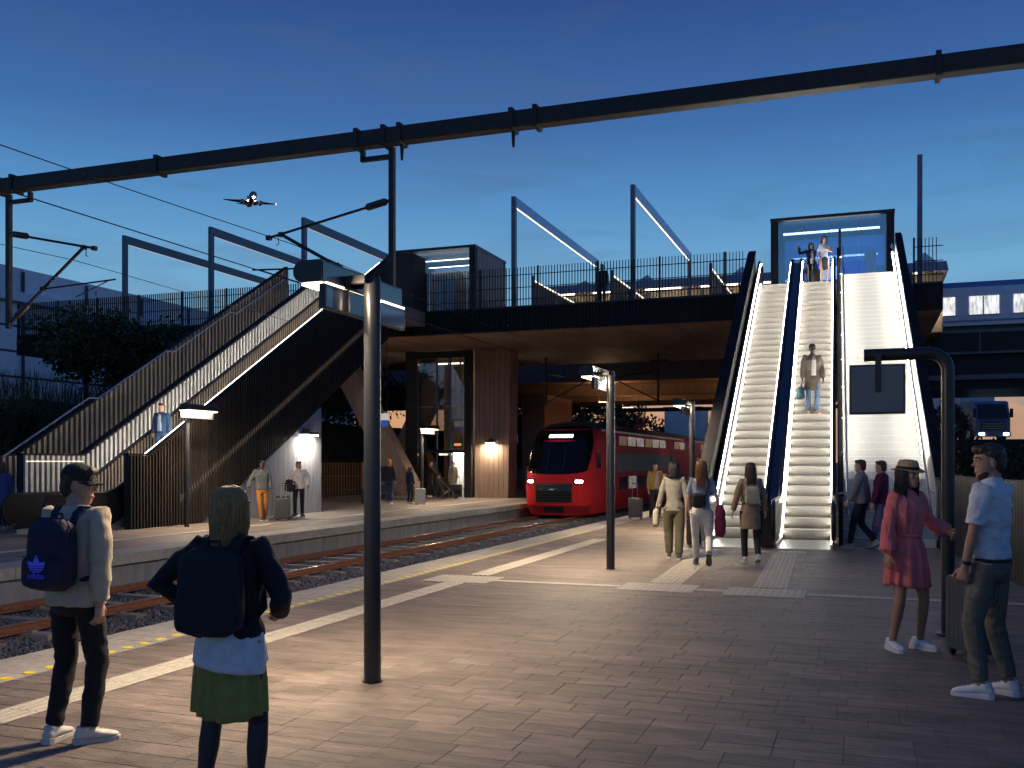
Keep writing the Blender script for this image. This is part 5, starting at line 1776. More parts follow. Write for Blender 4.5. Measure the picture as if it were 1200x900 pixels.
    if hb.v:
        me = remesh('hair', hb, max(vox, .007), 2, fold=.006 if detail else 0, fscale=(40, 40, 12), seed=pid)
        if strands:
            sb = MB()
            for pts in strands:
                r0 = rgx.uniform(.0014, .0030) * (1 if detail == 2 else 2.6)
                sb.tube(pts, [r0] * (len(pts) - 1) + [r0 * .3], 4)
            link('hair_strands', sb.mesh('hair_strands', 'all'), hrm, t, kind='stuff')
        link('hair', me, hrm, t)
    if beard:
        bb = MB()
        bb.loft([ell(0, cy - .002, a, rx + .002, ry + .002, 16, HM, 2.15) for a, rx, ry, cy in ((-.124, .020, .022, .054), (-.108, .0425, .043, .0445), (-.082, .0555, .052, .0375), (-.062, .059, .038, .036))])
        link('beard', remesh('beard', bb, max(vox, .007), 2), hrm, t)
    if glasses:
        for s in (-1, 1):
            MB().tube([HM @ Vector((s * .033, .098, .006)), HM @ Vector((s * .033, .103, .006))], .023, 12).build('spectacle_lens', mat('lens_dark', (.01, .01, .012), rough=.08, var=0), t)
        MB().tube([HM @ Vector((-.075, .02, .012)), HM @ Vector((-.06, .097, .012)), HM @ Vector((.06, .097, .012)), HM @ Vector((.075, .02, .012))], .003, 6).build('spectacle_frame', 'black_metal', t)
    if hat:
        kind, hc = hat
        hm = fabric('hat_%d' % pid, hc, bump=.4)
        if kind == 'cap':
            cb_ = MB()
            cb_.loft([ell(0, cy, a, rx, ry, 20, HM, 2.1) for a, rx, ry, cy in ((.026, .083, .107, -.010), (.05, .0845, .108, -.010), (.080, .079, .102, -.010), (.105, .068, .088, -.010), (.124, .049, .064, -.012), (.135, .026, .034, -.012), (.139, .008, .01, -.012))])
            link('cap_crown', remesh('cap_crown', cb_, .006, 2), hm, t)
            br = MB()
            us = [-1 + 2 * i / 12 for i in range(13)]
            f_ = lambda u, v: HM @ Vector((u * (.076 + .0 * v), .075 + (.085 * v) * (1 - .45 * u * u) - .055 * u * u * (1 - v * .4), .036 - .012 * v - .016 * u * u + (.004 if v < 0 else 0)))
            br.grid(f_, us, [0, .33, .66, 1])
            me = br.mesh('cap_peak', 'all')
            o = link('cap_peak', me, hm, t)
            sd = o.modifiers.new('t', 'SOLIDIFY')
            sd.thickness = .006
        elif kind == 'beanie':
            cb_ = MB()
            cb_.loft([ell(0, cy, a, rx, ry, 20, HM, 2.1) for a, rx, ry, cy in ((.03, .083, .106, -.012), (.06, .086, .108, -.012), (.10, .077, .096, -.012), (.135, .052, .066, -.012), (.15, .016, .02, -.012))])
            link('beanie', remesh('beanie', cb_, .006, 2), hm, t)
        elif kind == 'straw':
            rr = []
            tilt = Matrix.Rotation(R(-10), 4, 'X')
            prof = ((.135, .055), (.118, .052), (.100, .050), (.082, .036), (.078, .050))
            rings = []
            for rad, z_ in ((.142, .050), (.120, .046), (.096, .050), (.092, .060), (.090, .085), (.086, .115), (.074, .138), (.045, .143), (.012, .136)):
                rings.append([HM @ tilt @ Vector((rad * .93 * math.cos(a), rad * 1.12 * math.sin(a) - .010, z_ + (.012 * math.cos(2 * a) if rad > .11 else 0))) for a in [2 * math.pi * j / 28 for j in range(28)]])
            m_ = MB().loft(rings, caps=False)
            m_.f.append(tuple(range(8 * 28, 9 * 28)))
            o = link('straw_hat', m_.mesh('straw_hat', 'all'), mat('straw', (.50, .36, .17), rough=.8, var=.25, scale=40, bump=.6, bscale=90), t)
            o.modifiers.new('t', 'SOLIDIFY').thickness = .005
            rb = MB().loft([[HM @ tilt @ Vector((rad * .93 * math.cos(a), rad * 1.12 * math.sin(a) - .010, z_)) for a in [2 * math.pi * j / 28 for j in range(28)]] for rad, z_ in ((.096, .056), (.094, .082))], caps=False)
            rb.build('hat_band', fabric('band', (.012, .011, .012)), t, smooth='all')
    # ---- upper garment
    kind, tcol = top
    tm = fabric('top_%d' % pid, tcol)
    g = MB()
    loose = {'sweater': 1.07, 'jacket': 1.12, 'shirt': 1.0, 'coat': 1.12, 'dress': 1.0, 'tee': 1.0}[kind]
    hem = {'sweater': .87, 'jacket': .90 if bottom[0] != 'skirt' else .955, 'shirt': .91 if F else .958, 'coat': .60, 'dress': 1.06, 'tee': .87}[kind]
    q = cw / .172 * loose
    fy_ = 1.0 if not F else .93
    wst = .84 if F else .96
    rows = [(hem, .178 * (1.02 if kind == 'coat' else .98), .122, -.004), (max(hem + .04, .95), .170, .120, -.002), (1.06, .165 * wst, .112, 0), (1.17, .168 * (wst + .04), .114, .003), (1.27, .178 * (.97 if F else 1), .122, .010 if F else .006), (1.35, .180, .116, .004), (1.415, .160, .098, -.010), (1.46, .100, .076, -.014), (1.492, .068, .066, -.010)]
    if kind in ('dress', 'shirt') and F is False:
        rows[0] = (hem, .165, .118, 0)
    if kind == 'dress':
        rows = [(1.05, .128, .100, 0), (1.09, .142, .108, 0), (1.16, .155, .116, .003), (1.27, .168, .122, .012), (1.35, .170, .112, .004), (1.415, .152, .094, -.010), (1.46, .092, .070, -.014), (1.488, .060, .058, -.010)]
        q = 1.0
    g.loft([ell(0, cy, a, rx * q, ry * loose * fy_, 20, M if a > .9 else None) for a, rx, ry, cy in rows])
    for i, s in enumerate((-1, 1)):
        e, w_ = els[i], wrs[i]
        base = M @ Vector((s * .10, -.012, 1.385))
        if kind in ('shirt', 'tee'):
            g.tube([base, shs[i], shs[i].lerp(e, .45), shs[i].lerp(e, .80)], [.075, .070 * loose, .066, .068] if not F else [.06, .056, .052, .054], 14)
        else:
            rr = [.078, .074, .068, .062, .060, .050] if not F else [.064, .060, .055, .050, .048, .042]
            if kind == 'dress':
                rr = [.062, .058, .056, .058, .066, .072, .030]
            rr = [a * (loose if kind != 'dress' else 1) for a in rr]
            pts = [base, shs[i], shs[i].lerp(e, .5), e, e.lerp(w_, .45), e.lerp(w_, .93)]
            if kind == 'dress':
                pts = [base, shs[i], shs[i].lerp(e, .5), e, e.lerp(w_, .5), e.lerp(w_, .86), e.lerp(w_, .99)]
            g.tube(pts, rr, 14)
    if kind in ('jacket', 'coat', 'shirt'):
        g.tube([M @ Vector((.062 * math.sin(a), .055 * math.cos(a) - .006, 1.495 + .012 * math.cos(a + math.pi))) for a in [2 * math.pi * j / 12 for j in range(13)]], .016, 6)
    ga = link({'sweater': 'sweater', 'jacket': 'jacket', 'shirt': 'shirt', 'coat': 'coat', 'dress': 'dress_bodice', 'tee': 'shirt'}[kind],
              remesh('top', g, vox * 1.05, sm, fold={2: .0105, 1: .007, 0: 0}[detail] * (.9 if kind in ('shirt', 'tee') else 1), fscale={'dress': (20, 20, 3.5), 'shirt': (8, 8, 11)}.get(kind, (6, 6, 8.5)), seed=pid), tm, t)
    if inner:
        ir = [(.96, .066, .02), (1.15, .062, .02), (1.32, .055, .02), (1.44, .03, .02)]
        im = MB().loft([ell(0, .118 * loose * fy_ - .006, a, rx, ry, 12, M) for a, rx, ry in ir])
        link('shirt_front', im.mesh('shirt_front', 'all'), fabric('inner_%d' % pid, inner), t)
    # ---- lower garment
    kind, bcol = bottom
    bm_ = fabric('bottom_%d' % pid, bcol, bump=.3)
    if kind in ('trousers', 'jeans', 'wide', 'plaid'):
        if kind == 'plaid':
            bm_ = plaid_mat()
        g = MB()
        g.loft([ell(0, cy, a, rx * (1.0 if not F else 1.02), ry, 18) for a, rx, ry, cy in ((.80, .120, .095, 0), (.86, .162, .118, -.004), (.93, .160, .118, -.004), (1.0, .142, .105, 0), (1.05, .132, .098, 0))])
        wd = 1.35 if kind == 'wide' else (1.0 if F else 1.06)
        for i in range(2):
            an = ankles[i] + Vector((0, 0, .015 if kind != 'plaid' else .035))
            g.tube([hips[i] + Vector((0, 0, .0)), hips[i].lerp(knees[i], .4), knees[i], knees[i].lerp(an, .4), an], [.092, .084 * (1 + (wd - 1) * .4), .064 * wd, .060 * wd, .049 * wd], 16)
        link('trousers', remesh('trousers', g, vox * 1.05, sm, fold={2: .0065, 1: .004, 0: 0}[detail], fscale=(8, 8, 11), seed=pid + 50), bm_, t)
    else:
        # skirt with pleats: kind = ('skirt', top z, hem z, hem radius scale)
        z1, z0, flare = {'skirt': (1.04, .545, 1.18), 'dressskirt': (1.075, .60, 1.30), 'pencil': (1.04, .56, .98)}[kind]
        rings = []
        for j in range(15):
            f = j / 14
            z = z1 + (z0 - z1) * f
            hipf = .128 + (.168 - .128) * min(1, f * 2.6) ** .7
            rx = hipf * (1 + (flare - 1) * f)
            ry = rx * .78
            amp = {'skirt': .012, 'dressskirt': .017, 'pencil': 0}[kind] * min(1, f * 1.5)
            rings.append([Vector(((rx + amp * math.sin(13 * a + 1.3 * math.sin(3 * a)) + amp * .6 * math.sin(7 * a + 2 * f)) * math.cos(a), (ry + amp * math.sin(13 * a + 1.3 * math.sin(3 * a))) * math.sin(a) - .004, z + (.018 * math.sin(2 * a + 1) * f))) for a in [2 * math.pi * q / 120 for q in range(120)]])
        sk = MB().loft(rings, caps=False)
        sk.f.append(tuple(range(120)))
        so = link('skirt', sk.mesh('skirt', 'all'), bm_ if kind != 'dressskirt' else tm, t)
        so.modifiers.new('t', 'SOLIDIFY').thickness = .004
        if kind == 'dressskirt':
            MB().tube([Vector((.131 * math.cos(a), .104 * math.sin(a), 1.068 + .004 * math.sin(3 * a))) for a in [2 * math.pi * q / 28 for q in range(29)]], .013, 8).build('waist_tie', tm, t, smooth='all')
        if socks:
            tg = MB()
            for i in range(2):
                tg.tube([hips[i] - Vector((0, 0, .1)), hips[i].lerp(knees[i], .45), knees[i], knees[i].lerp(ankles[i], .32), knees[i].lerp(ankles[i], .7), ankles[i]], [.088, .076, .054, .056, .041, .036], 14)
            link('tights', remesh('tights', tg, vox * 1.05, sm), fabric('tights', socks, bump=.05, var=.05, rough=.5), t)
    # ---- shoes
    for i in range(2):
        fy = R(foot_yaw[i])
        FM = Matrix.Translation(ankles[i] - Vector((0, 0, .085))) @ Matrix.Rotation(fy, 4, 'Z')
        if lift[i] > .03:
            FM = Matrix.Translation(ankles[i]) @ Matrix.Rotation(fy, 4, 'Z') @ Matrix.Rotation(R(-min(55, lift[i] * 300)), 4, 'X') @ Matrix.Translation((0, 0, -.085))
        up = MB()
        up.loft([[FM @ Vector((wx * math.cos(a), yc, zc + zh * math.sin(a))) for a in [2 * math.pi * j / 14 for j in range(14)]] for yc, wx, zc, zh in ((-.085, .022, .05, .022), (-.07, .036, .055, .036), (-.03, .040, .062, .045), (.02, .042, .060, .040), (.07, .045, .048, .030), (.13, .045, .040, .022), (.165, .034, .035, .015), (.18, .012, .032, .008))])
        up.tube([FM @ Vector((0, -.035, .07)), FM @ Vector((0, -.03, .105))], [.042, .042], 12)
        sh_ = link('shoe', remesh('shoe', up, max(vox, .006), 2), mat('shoe_%d' % pid, shoes, rough=.5, var=.08, scale=20), t)
        so = MB()
        prof = [(-.046 * 1.0 if abs(y_) < .01 else 0, y_) for y_ in ()]
        ol = [(.030, -.092), (.042, -.06), (.040, 0), (.048, .07), (.047, .13), (.034, .175), (0, .19), (-.034, .175), (-.047, .13), (-.048, .07), (-.040, 0), (-.042, -.06), (-.030, -.092)]
        so.add([FM @ Vector((a, c, .0)) for a, c in ol] + [FM @ Vector((a, c, .026 + (.012 if c < 0 else 0))) for a, c in ol], [tuple(reversed(range(13))), tuple(range(13, 26))] + [(j, (j + 1) % 13, 13 + (j + 1) % 13, 13 + j) for j in range(13)])
        so.build('sole', mat('sole_%d' % pid, sole, rough=.6, var=.05), sh_)
        if detail == 2:
            for q in range(4):
                y_ = .03 + q * .024
                z_ = .094 - q * .0085
                MB().tube([FM @ Vector((-.028, y_, z_ - .012)), FM @ Vector((0, y_ + .004, z_ + .003)), FM @ Vector((.028, y_, z_ - .012))], .0032, 6).build('lace', mat('lace', (.7, .7, .68), rough=.8, var=.05), sh_)
    t['rig'] = 0
    del t['rig']
    return t, dict(M=M, HM=HM, els=els, wrs=wrs, shs=shs, knees=knees, ankles=ankles, k=k)


def plaid_mat():
    if 'plaid' in MATS:
        return MATS['plaid']
    m = bpy.data.materials.new('plaid')
    m.use_nodes = True
    t = m.node_tree
    b = t.nodes['Principled BSDF']
    b.inputs['Roughness'].default_value = .85
    tc_ = t.nodes.new('ShaderNodeTexCoord')
    cols = []
    for ax, sc_ in (('X', 55), ('Z', 62)):
        wv = t.nodes.new('ShaderNodeTexWave')
        wv.bands_direction = ax
        wv.inputs['Scale'].default_value = sc_ / 6.28 * 2.2
        wv.inputs['Distortion'].default_value = .6
        wv.inputs['Detail'].default_value = 1
        t.links.new(tc_.outputs['Object'], wv.inputs['Vector'])
        cols.append(wv.outputs['Fac'])
    mn = t.nodes.new('ShaderNodeMath')
    mn.operation = 'MAXIMUM'
    t.links.new(cols[0], mn.inputs[0])
    t.links.new(cols[1], mn.inputs[1])
    rp_ = t.nodes.new('ShaderNodeValToRGB')
    rp_.color_ramp.elements[0].color = (.115, .105, .082, 1)
    rp_.color_ramp.elements[0].position = .75
    rp_.color_ramp.elements[1].color = (.22, .20, .155, 1)
    t.links.new(mn.outputs[0], rp_.inputs[0])
    t.links.new(rp_.outputs[0], b.inputs['Base Color'])
    MATS['plaid'] = m
    return m


def follow(o, p, rz=None):
    o.location = p.location
    o.rotation_euler = p.rotation_euler
    o.scale = p.scale
    return o


def rbox(x0, x1, y0, y1, z0, z1, pw=4.0, n=28, taper=1.0, bulge=.04, seg=10):
    """soft box: stacked superellipse rings, closing softly at top and bottom"""
    rings = []
    cx, cy = (x0 + x1) / 2, (y0 + y1) / 2
    for j in range(seg + 1):
        f = j / seg
        z = z0 + (z1 - z0) * f
        e = 1 - (2 * f - 1) ** 8 * .35
        if f in (0, 1):
            e = .55
        tp = 1 + (taper - 1) * f
        rings.append(ell(cx, cy, z, (x1 - x0) / 2 * e * tp * (1 + bulge * math.sin(math.pi * f)), (y1 - y0) / 2 * e * (1 + bulge * math.sin(math.pi * f)), n, None, pw))
    return MB().loft(rings)


def backpack(label, p, info, col, w=.30, hgt=.43, dep=.15, zt=1.42, logo=False, y0=-.118, straps=True, name='backpack', xoff=0):
    t = thing(name, label, 'backpack')
    follow(t, p)
    M = info['M']
    m = fabric('bag_%s' % label[:18].replace(' ', '_'), col, rough=.75, bump=.2)
    T = lambda mb: setattr(mb, 'v', [tuple(M @ Vector(q)) for q in mb.v]) or mb
    body = T(rbox(-w / 2 + xoff, w / 2 + xoff, y0 - dep, y0, zt - hgt, zt, pw=4.5, taper=.92)).build('body', m, t, smooth='all')
    pk = T(rbox(-w / 2 * .90 + xoff, w / 2 * .90 + xoff, y0 - dep - .035, y0 - dep + .04, zt - hgt + .015, zt - hgt * .50, pw=5, taper=1.0)).build('front_pocket', m, t, smooth='all')
    zm = mat('zip_grey', (.12, .12, .13), rough=.5, var=.1)
    T(MB().tube([(-w / 2 * .8 + xoff, y0 - dep - .037, zt - hgt * .52), (xoff, y0 - dep - .043, zt - hgt * .515), (w / 2 * .8 + xoff, y0 - dep - .037, zt - hgt * .52)], .004, 6)).build('pocket_zip', m, pk)
    T(MB().tube([(-w / 2 * .98 + xoff, y0 - dep * .55, zt - hgt * .8), (-w / 2 * .99 + xoff, y0 - dep * .55, zt - .06), (-w / 2 * .7 + xoff, y0 - dep * .55, zt + .004), (w / 2 * .7 + xoff, y0 - dep * .55, zt + .004), (w / 2 * .99 + xoff, y0 - dep * .55, zt - .06), (w / 2 * .98 + xoff, y0 - dep * .55, zt - hgt * .8)], .005, 6)).build('main_zip', m, body)
    T(MB().tube([(-.04 + xoff, y0 - .03, zt - .005), (-.03 + xoff, y0 - .03, zt + .03), (.03 + xoff, y0 - .03, zt + .03), (.04 + xoff, y0 - .03, zt - .005)], .008, 6)).build('carry_loop', m, t)
    if straps:
        for s in (-1, 1):
            x = s * .095
            pts = [(x * .8, y0 - .005, zt - .06), (x * .9, y0 + .03, zt + .035), (x, -.055, 1.488), (x * 1.05, .0, 1.482), (x * 1.12, .075, 1.44), (x * 1.15, .118, 1.33), (x * 1.25, .112, 1.20), (x * 1.6, .06, 1.10), (x * 1.62, y0 + .02, zt - hgt + .06)]
            sb = MB()
            for a, b_ in zip(pts[:-1], pts[1:]):
                a, b_ = Vector(a), Vector(b_)
                d = (b_ - a).normalized()
                sd = Vector((1, 0, 0))
                nn_ = d.cross(sd).normalized()
                wd = .030
                e = d * .006
                sb.hexa([a - e - sd * wd - nn_ * .007, a - e + sd * wd - nn_ * .007, a - e + sd * wd + nn_ * .007, a - e - sd * wd + nn_ * .007, b_ + e - sd * wd - nn_ * .007, b_ + e + sd * wd - nn_ * .007, b_ + e + sd * wd + nn_ * .007, b_ + e - sd * wd + nn_ * .007])
            T(sb)
            link('strap', remesh('strap', sb, .007, 2), m, t)
    if logo:
        lm = mat('logo_blue', (.055, .075, .72), rough=.5, var=0, emit=.10, ecol=(.06, .08, .9))
        yy = y0 - dep - .046
        zc = zt - hgt * .72
        lg = MB()

        def leaf(ang, ln, wd):
            out = []
            for j in range(13):
                f = j / 12
                out.append((math.sin(math.pi * f ** .85) * wd, f * ln))
            pl = [(a, c) for a, c in out] + [(-a, c) for a, c in reversed(out[1:-1])]
            ca, sa = math.cos(ang), math.sin(ang)
            return [(a * ca + c * sa, -a * sa + c * ca) for a, c in pl]
        # three leaves, cut across their lower part by three bands
        for ang, ln, wd in ((0, .105, .026), (-.82, .095, .025), (.82, .095, .025)):
            pl = leaf(ang, ln, wd)
            z_cut = [(-1, .030), ]
            zs_ = sorted(set(c for _, c in pl))
            # slice into strips so the bands stay open
            for lo_, hi_ in ((-.01, .006), (.011, .020), (.025, .034), (.039, .2)):
                bm2 = bmesh.new()
                vs_ = [bm2.verts.new((a, 0, c)) for a, c in pl]
                bm2.faces.new(vs_)
                for z_, nv in ((lo_, -1), (hi_, 1)):
                    bmesh.ops.bisect_plane(bm2, geom=bm2.verts[:] + bm2.edges[:] + bm2.faces[:], plane_co=(0, 0, z_), plane_no=(0, 0, nv), clear_outer=True)
                bm2.verts.index_update()
                if bm2.faces:
                    lg.add([(q.co.x + xoff, yy - .0005 * abs(ang), zc + q.co.z) for q in bm2.verts], [[q.index for q in f_.verts] for f_ in bm2.faces])
                bm2.free()
        T(lg).build('logo', lm, pk, kind='stuff')
        cu = bpy.data.curves.new('lettering', 'FONT')
        cu.body = 'adidas'
        cu.size = .052
        cu.align_x = 'CENTER'
        cu.extrude = .0008
        to = bpy.data.objects.new('lettering', cu)
        COL.objects.link(to)
        dg = bpy.context.evaluated_depsgraph_get()
        me = bpy.data.meshes.new_from_object(to.evaluated_get(dg))
        bpy.data.objects.remove(to)
        for q in me.vertices:
            q.co = M @ Vector((q.co.x * 1.05 + xoff, yy, zc - .040 + q.co.y))
        me.materials.clear()
        link('lettering', me, lm, pk)
    return t


def suitcase(label, loc, rz, col, w=.42, d=.25, hgt=.60, handle=.38, rough=.35):
    t = thing('suitcase', label, 'suitcase', loc, rz)
    m = mat('case_%02d%02d%02d' % tuple(int(c * 99) for c in col), col, rough=rough, var=.1, scale=8)
    sh_ = MB().cbox(-w / 2, w / 2, -d / 2, d / 2, .055, .055 + hgt, .045)
    b = sh_.build('shell', m, t, smooth=True)
    n = 7
    for s in (-1, 1):
        for k in range(n):
            x = -w / 2 + w * (k + 1) / (n + 1)
            MB().cbox(x - .014, x + .014, s * d / 2 - .004, s * d / 2 + .004, .10, hgt, .003).build('rib', m, b)
    MB().box(-w / 2 - .003, w / 2 + .003, -.007, .007, .06, .05 + hgt + .008).build('seam', 'black_metal', t)
    for sx in (-1, 1):
        for sy in (-1, 1):
            wh = MB().tube([(sx * (w / 2 - .05) - .012, sy * (d / 2 - .05), .03), (sx * (w / 2 - .05) + .012, sy * (d / 2 - .05), .03)], .03, 12).build('wheel', 'rubber', t)
            MB().box(sx * (w / 2 - .05) - .018, sx * (w / 2 - .05) + .018, sy * (d / 2 - .05) - .02, sy * (d / 2 - .05) + .02, .04, .062).build('wheel_mount', 'black_metal', wh)
    if handle:
        for s in (-1, 1):
            MB().tube([(s * .08, d / 2 - .05, .055 + hgt - .01), (s * .08, d / 2 - .05, .055 + hgt + handle)], .008, 8).build('handle_tube', 'steel', t)
        MB().cbox(-.10, .10, d / 2 - .068, d / 2 - .032, .055 + hgt + handle, .055 + hgt + handle + .03, .01).build('handle_grip', 'black_metal', t)
    else:
        MB().tube([(-.08, 0, .05 + hgt), (-.07, 0, .085 + hgt), (.07, 0, .085 + hgt), (.08, 0, .05 + hgt)], .01, 8).build('handle_grip', 'black_metal', t)
    return t
# ------------------------------------------------------------------ the people in the picture
AWAY = 19.94
RA = R(AWAY)
# man with cap and backpack, lower left
p, inf = person('man in cap and beige sweater with navy backpack, lower left', (-4.55, 4.67, 0), R(0), h=1.70, hair=('short', 'brown'), detail=2, wide=1.04,
                feet=((-.13, -.02), (.10, .03)), foot_yaw=(12, -38), hands=((-.27, .08, .84), (.215, -.03, .86)), poles=((-.6, -1, 0), (1, -.7, .1)),
                head=(-66, -6), top=('sweater', (.54, .46, .33)), bottom=('jeans', (.010, .010, .012)), shoes=(.62, .60, .55), hat=('cap', (.028, .026, .022)), lean=1)
backpack('navy backpack with blue trefoil worn by the man in cap', p, inf, (.016, .013, .045), w=.31, hgt=.44, dep=.15, zt=1.415, logo=True, y0=-.125)

# woman seen from behind with one hand on hip
p, inf = person('fair-haired woman from behind in black jacket and green skirt, hand on hip', (-2.89, 3.95, 0), R(9), h=1.60, sex='f', hair=('long', 'blonde'), detail=2, wide=1.10,
                feet=((-.15, 0), (.15, .0)), foot_yaw=(10, -10), hands=((-.185, .02, 1.10), (.20, .17, 1.06)), poles=((-1, -.5, 0), (.8, -1, -.1)),
                head=(-22, 2), top=('jacket', (.012, .012, .017)), bottom=('skirt', (.30, .28, .075)), shoes=(.03, .03, .03), socks=(.022, .016, .028), lean=0, curl=.8, sole=(.05, .05, .05))
p2 = p
shr = MB()
rings = []
for j in range(9):
    f = j / 8
    rings.append([Vector(((.166 + .034 * f ** .6 + .004 * math.sin(9 * a + f * 3)) * math.cos(a), (.124 + .042 * f ** .6 + .004 * math.sin(9 * a + f * 3)) * math.sin(a) - .004,
                          1.0 - f * (.205 - .065 * max(0, math.sin(a * 1.0 + .35)) ** 2 + .03 * math.cos(a) * (math.sin(a) < 0)))) for a in [2 * math.pi * q / 72 for q in range(72)]])
so = link('shirt_tail', MB().loft(rings, caps=False).mesh('shirt_tail', 'all'), fabric('white_shirt', (.78, .79, .82), bump=.3), p)
so.modifiers.new('t', 'SOLIDIFY').thickness = .003
backpack('large black backpack worn by the fair-haired woman', p, inf, (.011, .012, .020), w=.345, hgt=.455, dep=.13, zt=1.44, y0=-.128, xoff=-.012)

# woman in red dress
p, inf = person('smiling woman in red dress and straw hat facing the man in polo', (.39, 9.50, 0), R(AWAY + 180 + 22), h=1.72, sex='f', skin='tan', hair=('long', 'black'), detail=2,
                feet=((-.15, .03), (.13, -.02)), foot_yaw=(16, -14), hands=((-.33, .16, 1.10), (.30, .05, .80)), poles=((-.55, -1, -.5), (.9, -1, 0)),
                head=(6, 5), top=('dress', (.78, .19, .18)), bottom=('dressskirt', (.78, .19, .18)), shoes=(.8, .79, .77), sole=(.75, .74, .72), hat=('straw', (.5, .36, .17)), extra='smile', curl=(.9, .45), lean=0)
# hands: her left reaches towards the post, her right hangs

# man in polo, seen from behind, facing her
p, inf = person('man in pale polo shirt and checked trousers, hand in pocket, at right', (.89, 7.87, 0), R(AWAY + 42), h=1.85, skin='tan', hair=('short', 'brown'), detail=2, beard=True,
                feet=((-.12, .05), (.11, -.05)), foot_yaw=(14, -10), hands=((-.205, .10, .845), (.22, .08, .84)), poles=((-1, -.8, 0), (.8, -1, 0)),
                head=(40, -4), top=('shirt', (.68, .69, .72)), bottom=('plaid', (.1, .1, .1)), shoes=(.8, .78, .74), curl=.9, sole=(.75, .73, .7))
MB().tube([Vector((.159 * math.cos(a), .117 * math.sin(a) - .003, .948)) for a in [2 * math.pi * q / 28 for q in range(29)]], .014, 6).build('belt', fabric('belt', (.012, .011, .011), rough=.5), p, smooth='all')
w_ = inf['wrs'][0]
e_ = inf['els'][0]
MB().tube([w_.lerp(e_, .10), w_.lerp(e_, .20)], .031, 14).build('watch_strap', 'rubber', p)
suitcase('grey hard-shell suitcase standing between the couple', (.93, 9.35, 0), R(AWAY - 75), (.10, .115, .12), w=.44, d=.27, hgt=.66, handle=.0)
suitcase('black suitcase at right picture edge behind the man in polo', (1.36, 7.85, 0), R(AWAY + 70), (.012, .012, .013), w=.44, d=.28, hgt=.60, handle=.0)

# group walking to the escalators
p, inf = person('woman in loose grey top and wide olive trousers, left of walking group', (-3.12, 17.0, 0), R(AWAY - 12), h=1.72, sex='f', hair=('bob', 'black'), detail=1,
                feet=((-.09, .12), (.09, -.10)), foot_yaw=(3, -3), top=('sweater', (.24, .235, .20)), bottom=('wide', (.085, .080, .045)), shoes=(.05, .05, .05), hands=((-.30, .06, .84), (.27, -.02, .84)))
tb_ = thing('tote_bag', 'cream cloth bag carried by the woman in olive trousers', 'bag')
follow(tb_, p)
rbox(-.38, -.27, -.10, .14, .58, .90, pw=4, taper=.8).build('body', fabric('cream', (.45, .40, .30)), tb_, smooth='all')
MB().tube([(-.325, -.06, .88), (-.31, .0, 1.02), (-.325, .10, .88)], .008, 6).build('handle', fabric('cream', (.45, .40, .30)), tb_)
p, inf = person('fair-haired woman in white trousers with black shoulder bag, striding', (-2.45, 15.78, 0), R(AWAY - 8), h=1.74, sex='f', hair=('long', 'auburn'), detail=1,
                feet=((-.07, .30), (.10, -.30)), foot_yaw=(2, -4), lift=(0, .16), top=('shirt', (.20, .25, .33)), bottom=('trousers', (.62, .60, .55)), shoes=(.035, .03, .03), hands=((-.24, .14, .90), (.30, .02, .90)), twist=-6, lean=3, sole=(.1, .1, .1))
sbg = thing('shoulder_bag', 'black bag slung across the back of the striding woman', 'bag')
follow(sbg, p)
rbox(-.16, .06, -.24, -.12, .98, 1.22, pw=4).build('body', fabric('black_bag', (.012, .012, .014)), sbg, smooth='all')
MB().tube([(.05, -.15, 1.16), (.11, -.125, 1.36), (.10, -.04, 1.49), (.06, .09, 1.42), (-.06, .12, 1.2), (-.17, .02, 1.08), (-.15, -.14, 1.10)], .014, 6).build('strap', fabric('black_bag', (.012, .012, .014)), sbg)
jk = thing('carried_jacket', 'magenta jacket hanging from the hand of the striding woman', 'jacket')
follow(jk, p)
jm = rbox(.22, .38, -.12, .12, .52, 1.02, pw=2.6, taper=.7)
link('cloth', remesh('cloth', jm, .012, 1, fold=.03, fscale=(12, 12, 5), seed=3), fabric('magenta', (.23, .012, .055)), jk)
p, inf = person('woman in beige trench coat heading for the escalators', (-1.77, 16.73, 0), R(AWAY - 4), h=1.70, sex='f', hair=('long', 'brown'), detail=1,
                feet=((-.08, .16), (.09, -.16)), foot_yaw=(3, -3), lift=(0, .06), top=('coat', (.26, .195, .12)), bottom=('trousers', (.018, .015, .014)), shoes=(.4, .4, .4), hands=((-.33, .0, .82), (.28, .10, .84)))
backpack('small cream backpack worn by the woman in trench coat', p, inf, (.42, .37, .26), w=.25, hgt=.32, dep=.10, zt=1.34, y0=-.125)
p, inf = person('man with open yellow jacket near the train doors', (-5.84, 28.74, 0), R(AWAY + 195), h=1.70, hair=('short', 'black'), detail=0, feet=((-.09, .12), (.09, -.12)), top=('jacket', (.30, .20, .05)), bottom=('trousers', (.015, .015, .017)), inner=(.4, .3, .4), shoes=(.03, .03, .03), head=(-20, 0))
suitcase('dark suitcase beside the man in yellow jacket', (-6.35, 28.3, 0), R(AWAY), (.03, .035, .045), handle=.4)
person('person in grey jacket walking at the foot of the bright stairs', (-.02, 20.15, 0), R(AWAY + 60), h=1.76, hair=('short', 'brown'), detail=1, feet=((-.08, .22), (.08, -.22)), lift=(0, .08), top=('jacket', (.26, .23, .22)), bottom=('trousers', (.02, .02, .03)), shoes=(.4, .4, .42), hands=((-.26, .2, .9), (.26, -.1, .86)))
person('person in maroon jacket walking beside the one in grey', (.36, 20.2, 0), R(AWAY + 55), h=1.74, hair=('short', 'brown'), detail=1, feet=((-.08, -.2), (.08, .22)), lift=(.08, 0), top=('jacket', (.14, .012, .045)), bottom=('trousers', (.14, .13, .26)), shoes=(.4, .38, .42), hands=((-.28, .1, .86), (.27, .15, .9)))
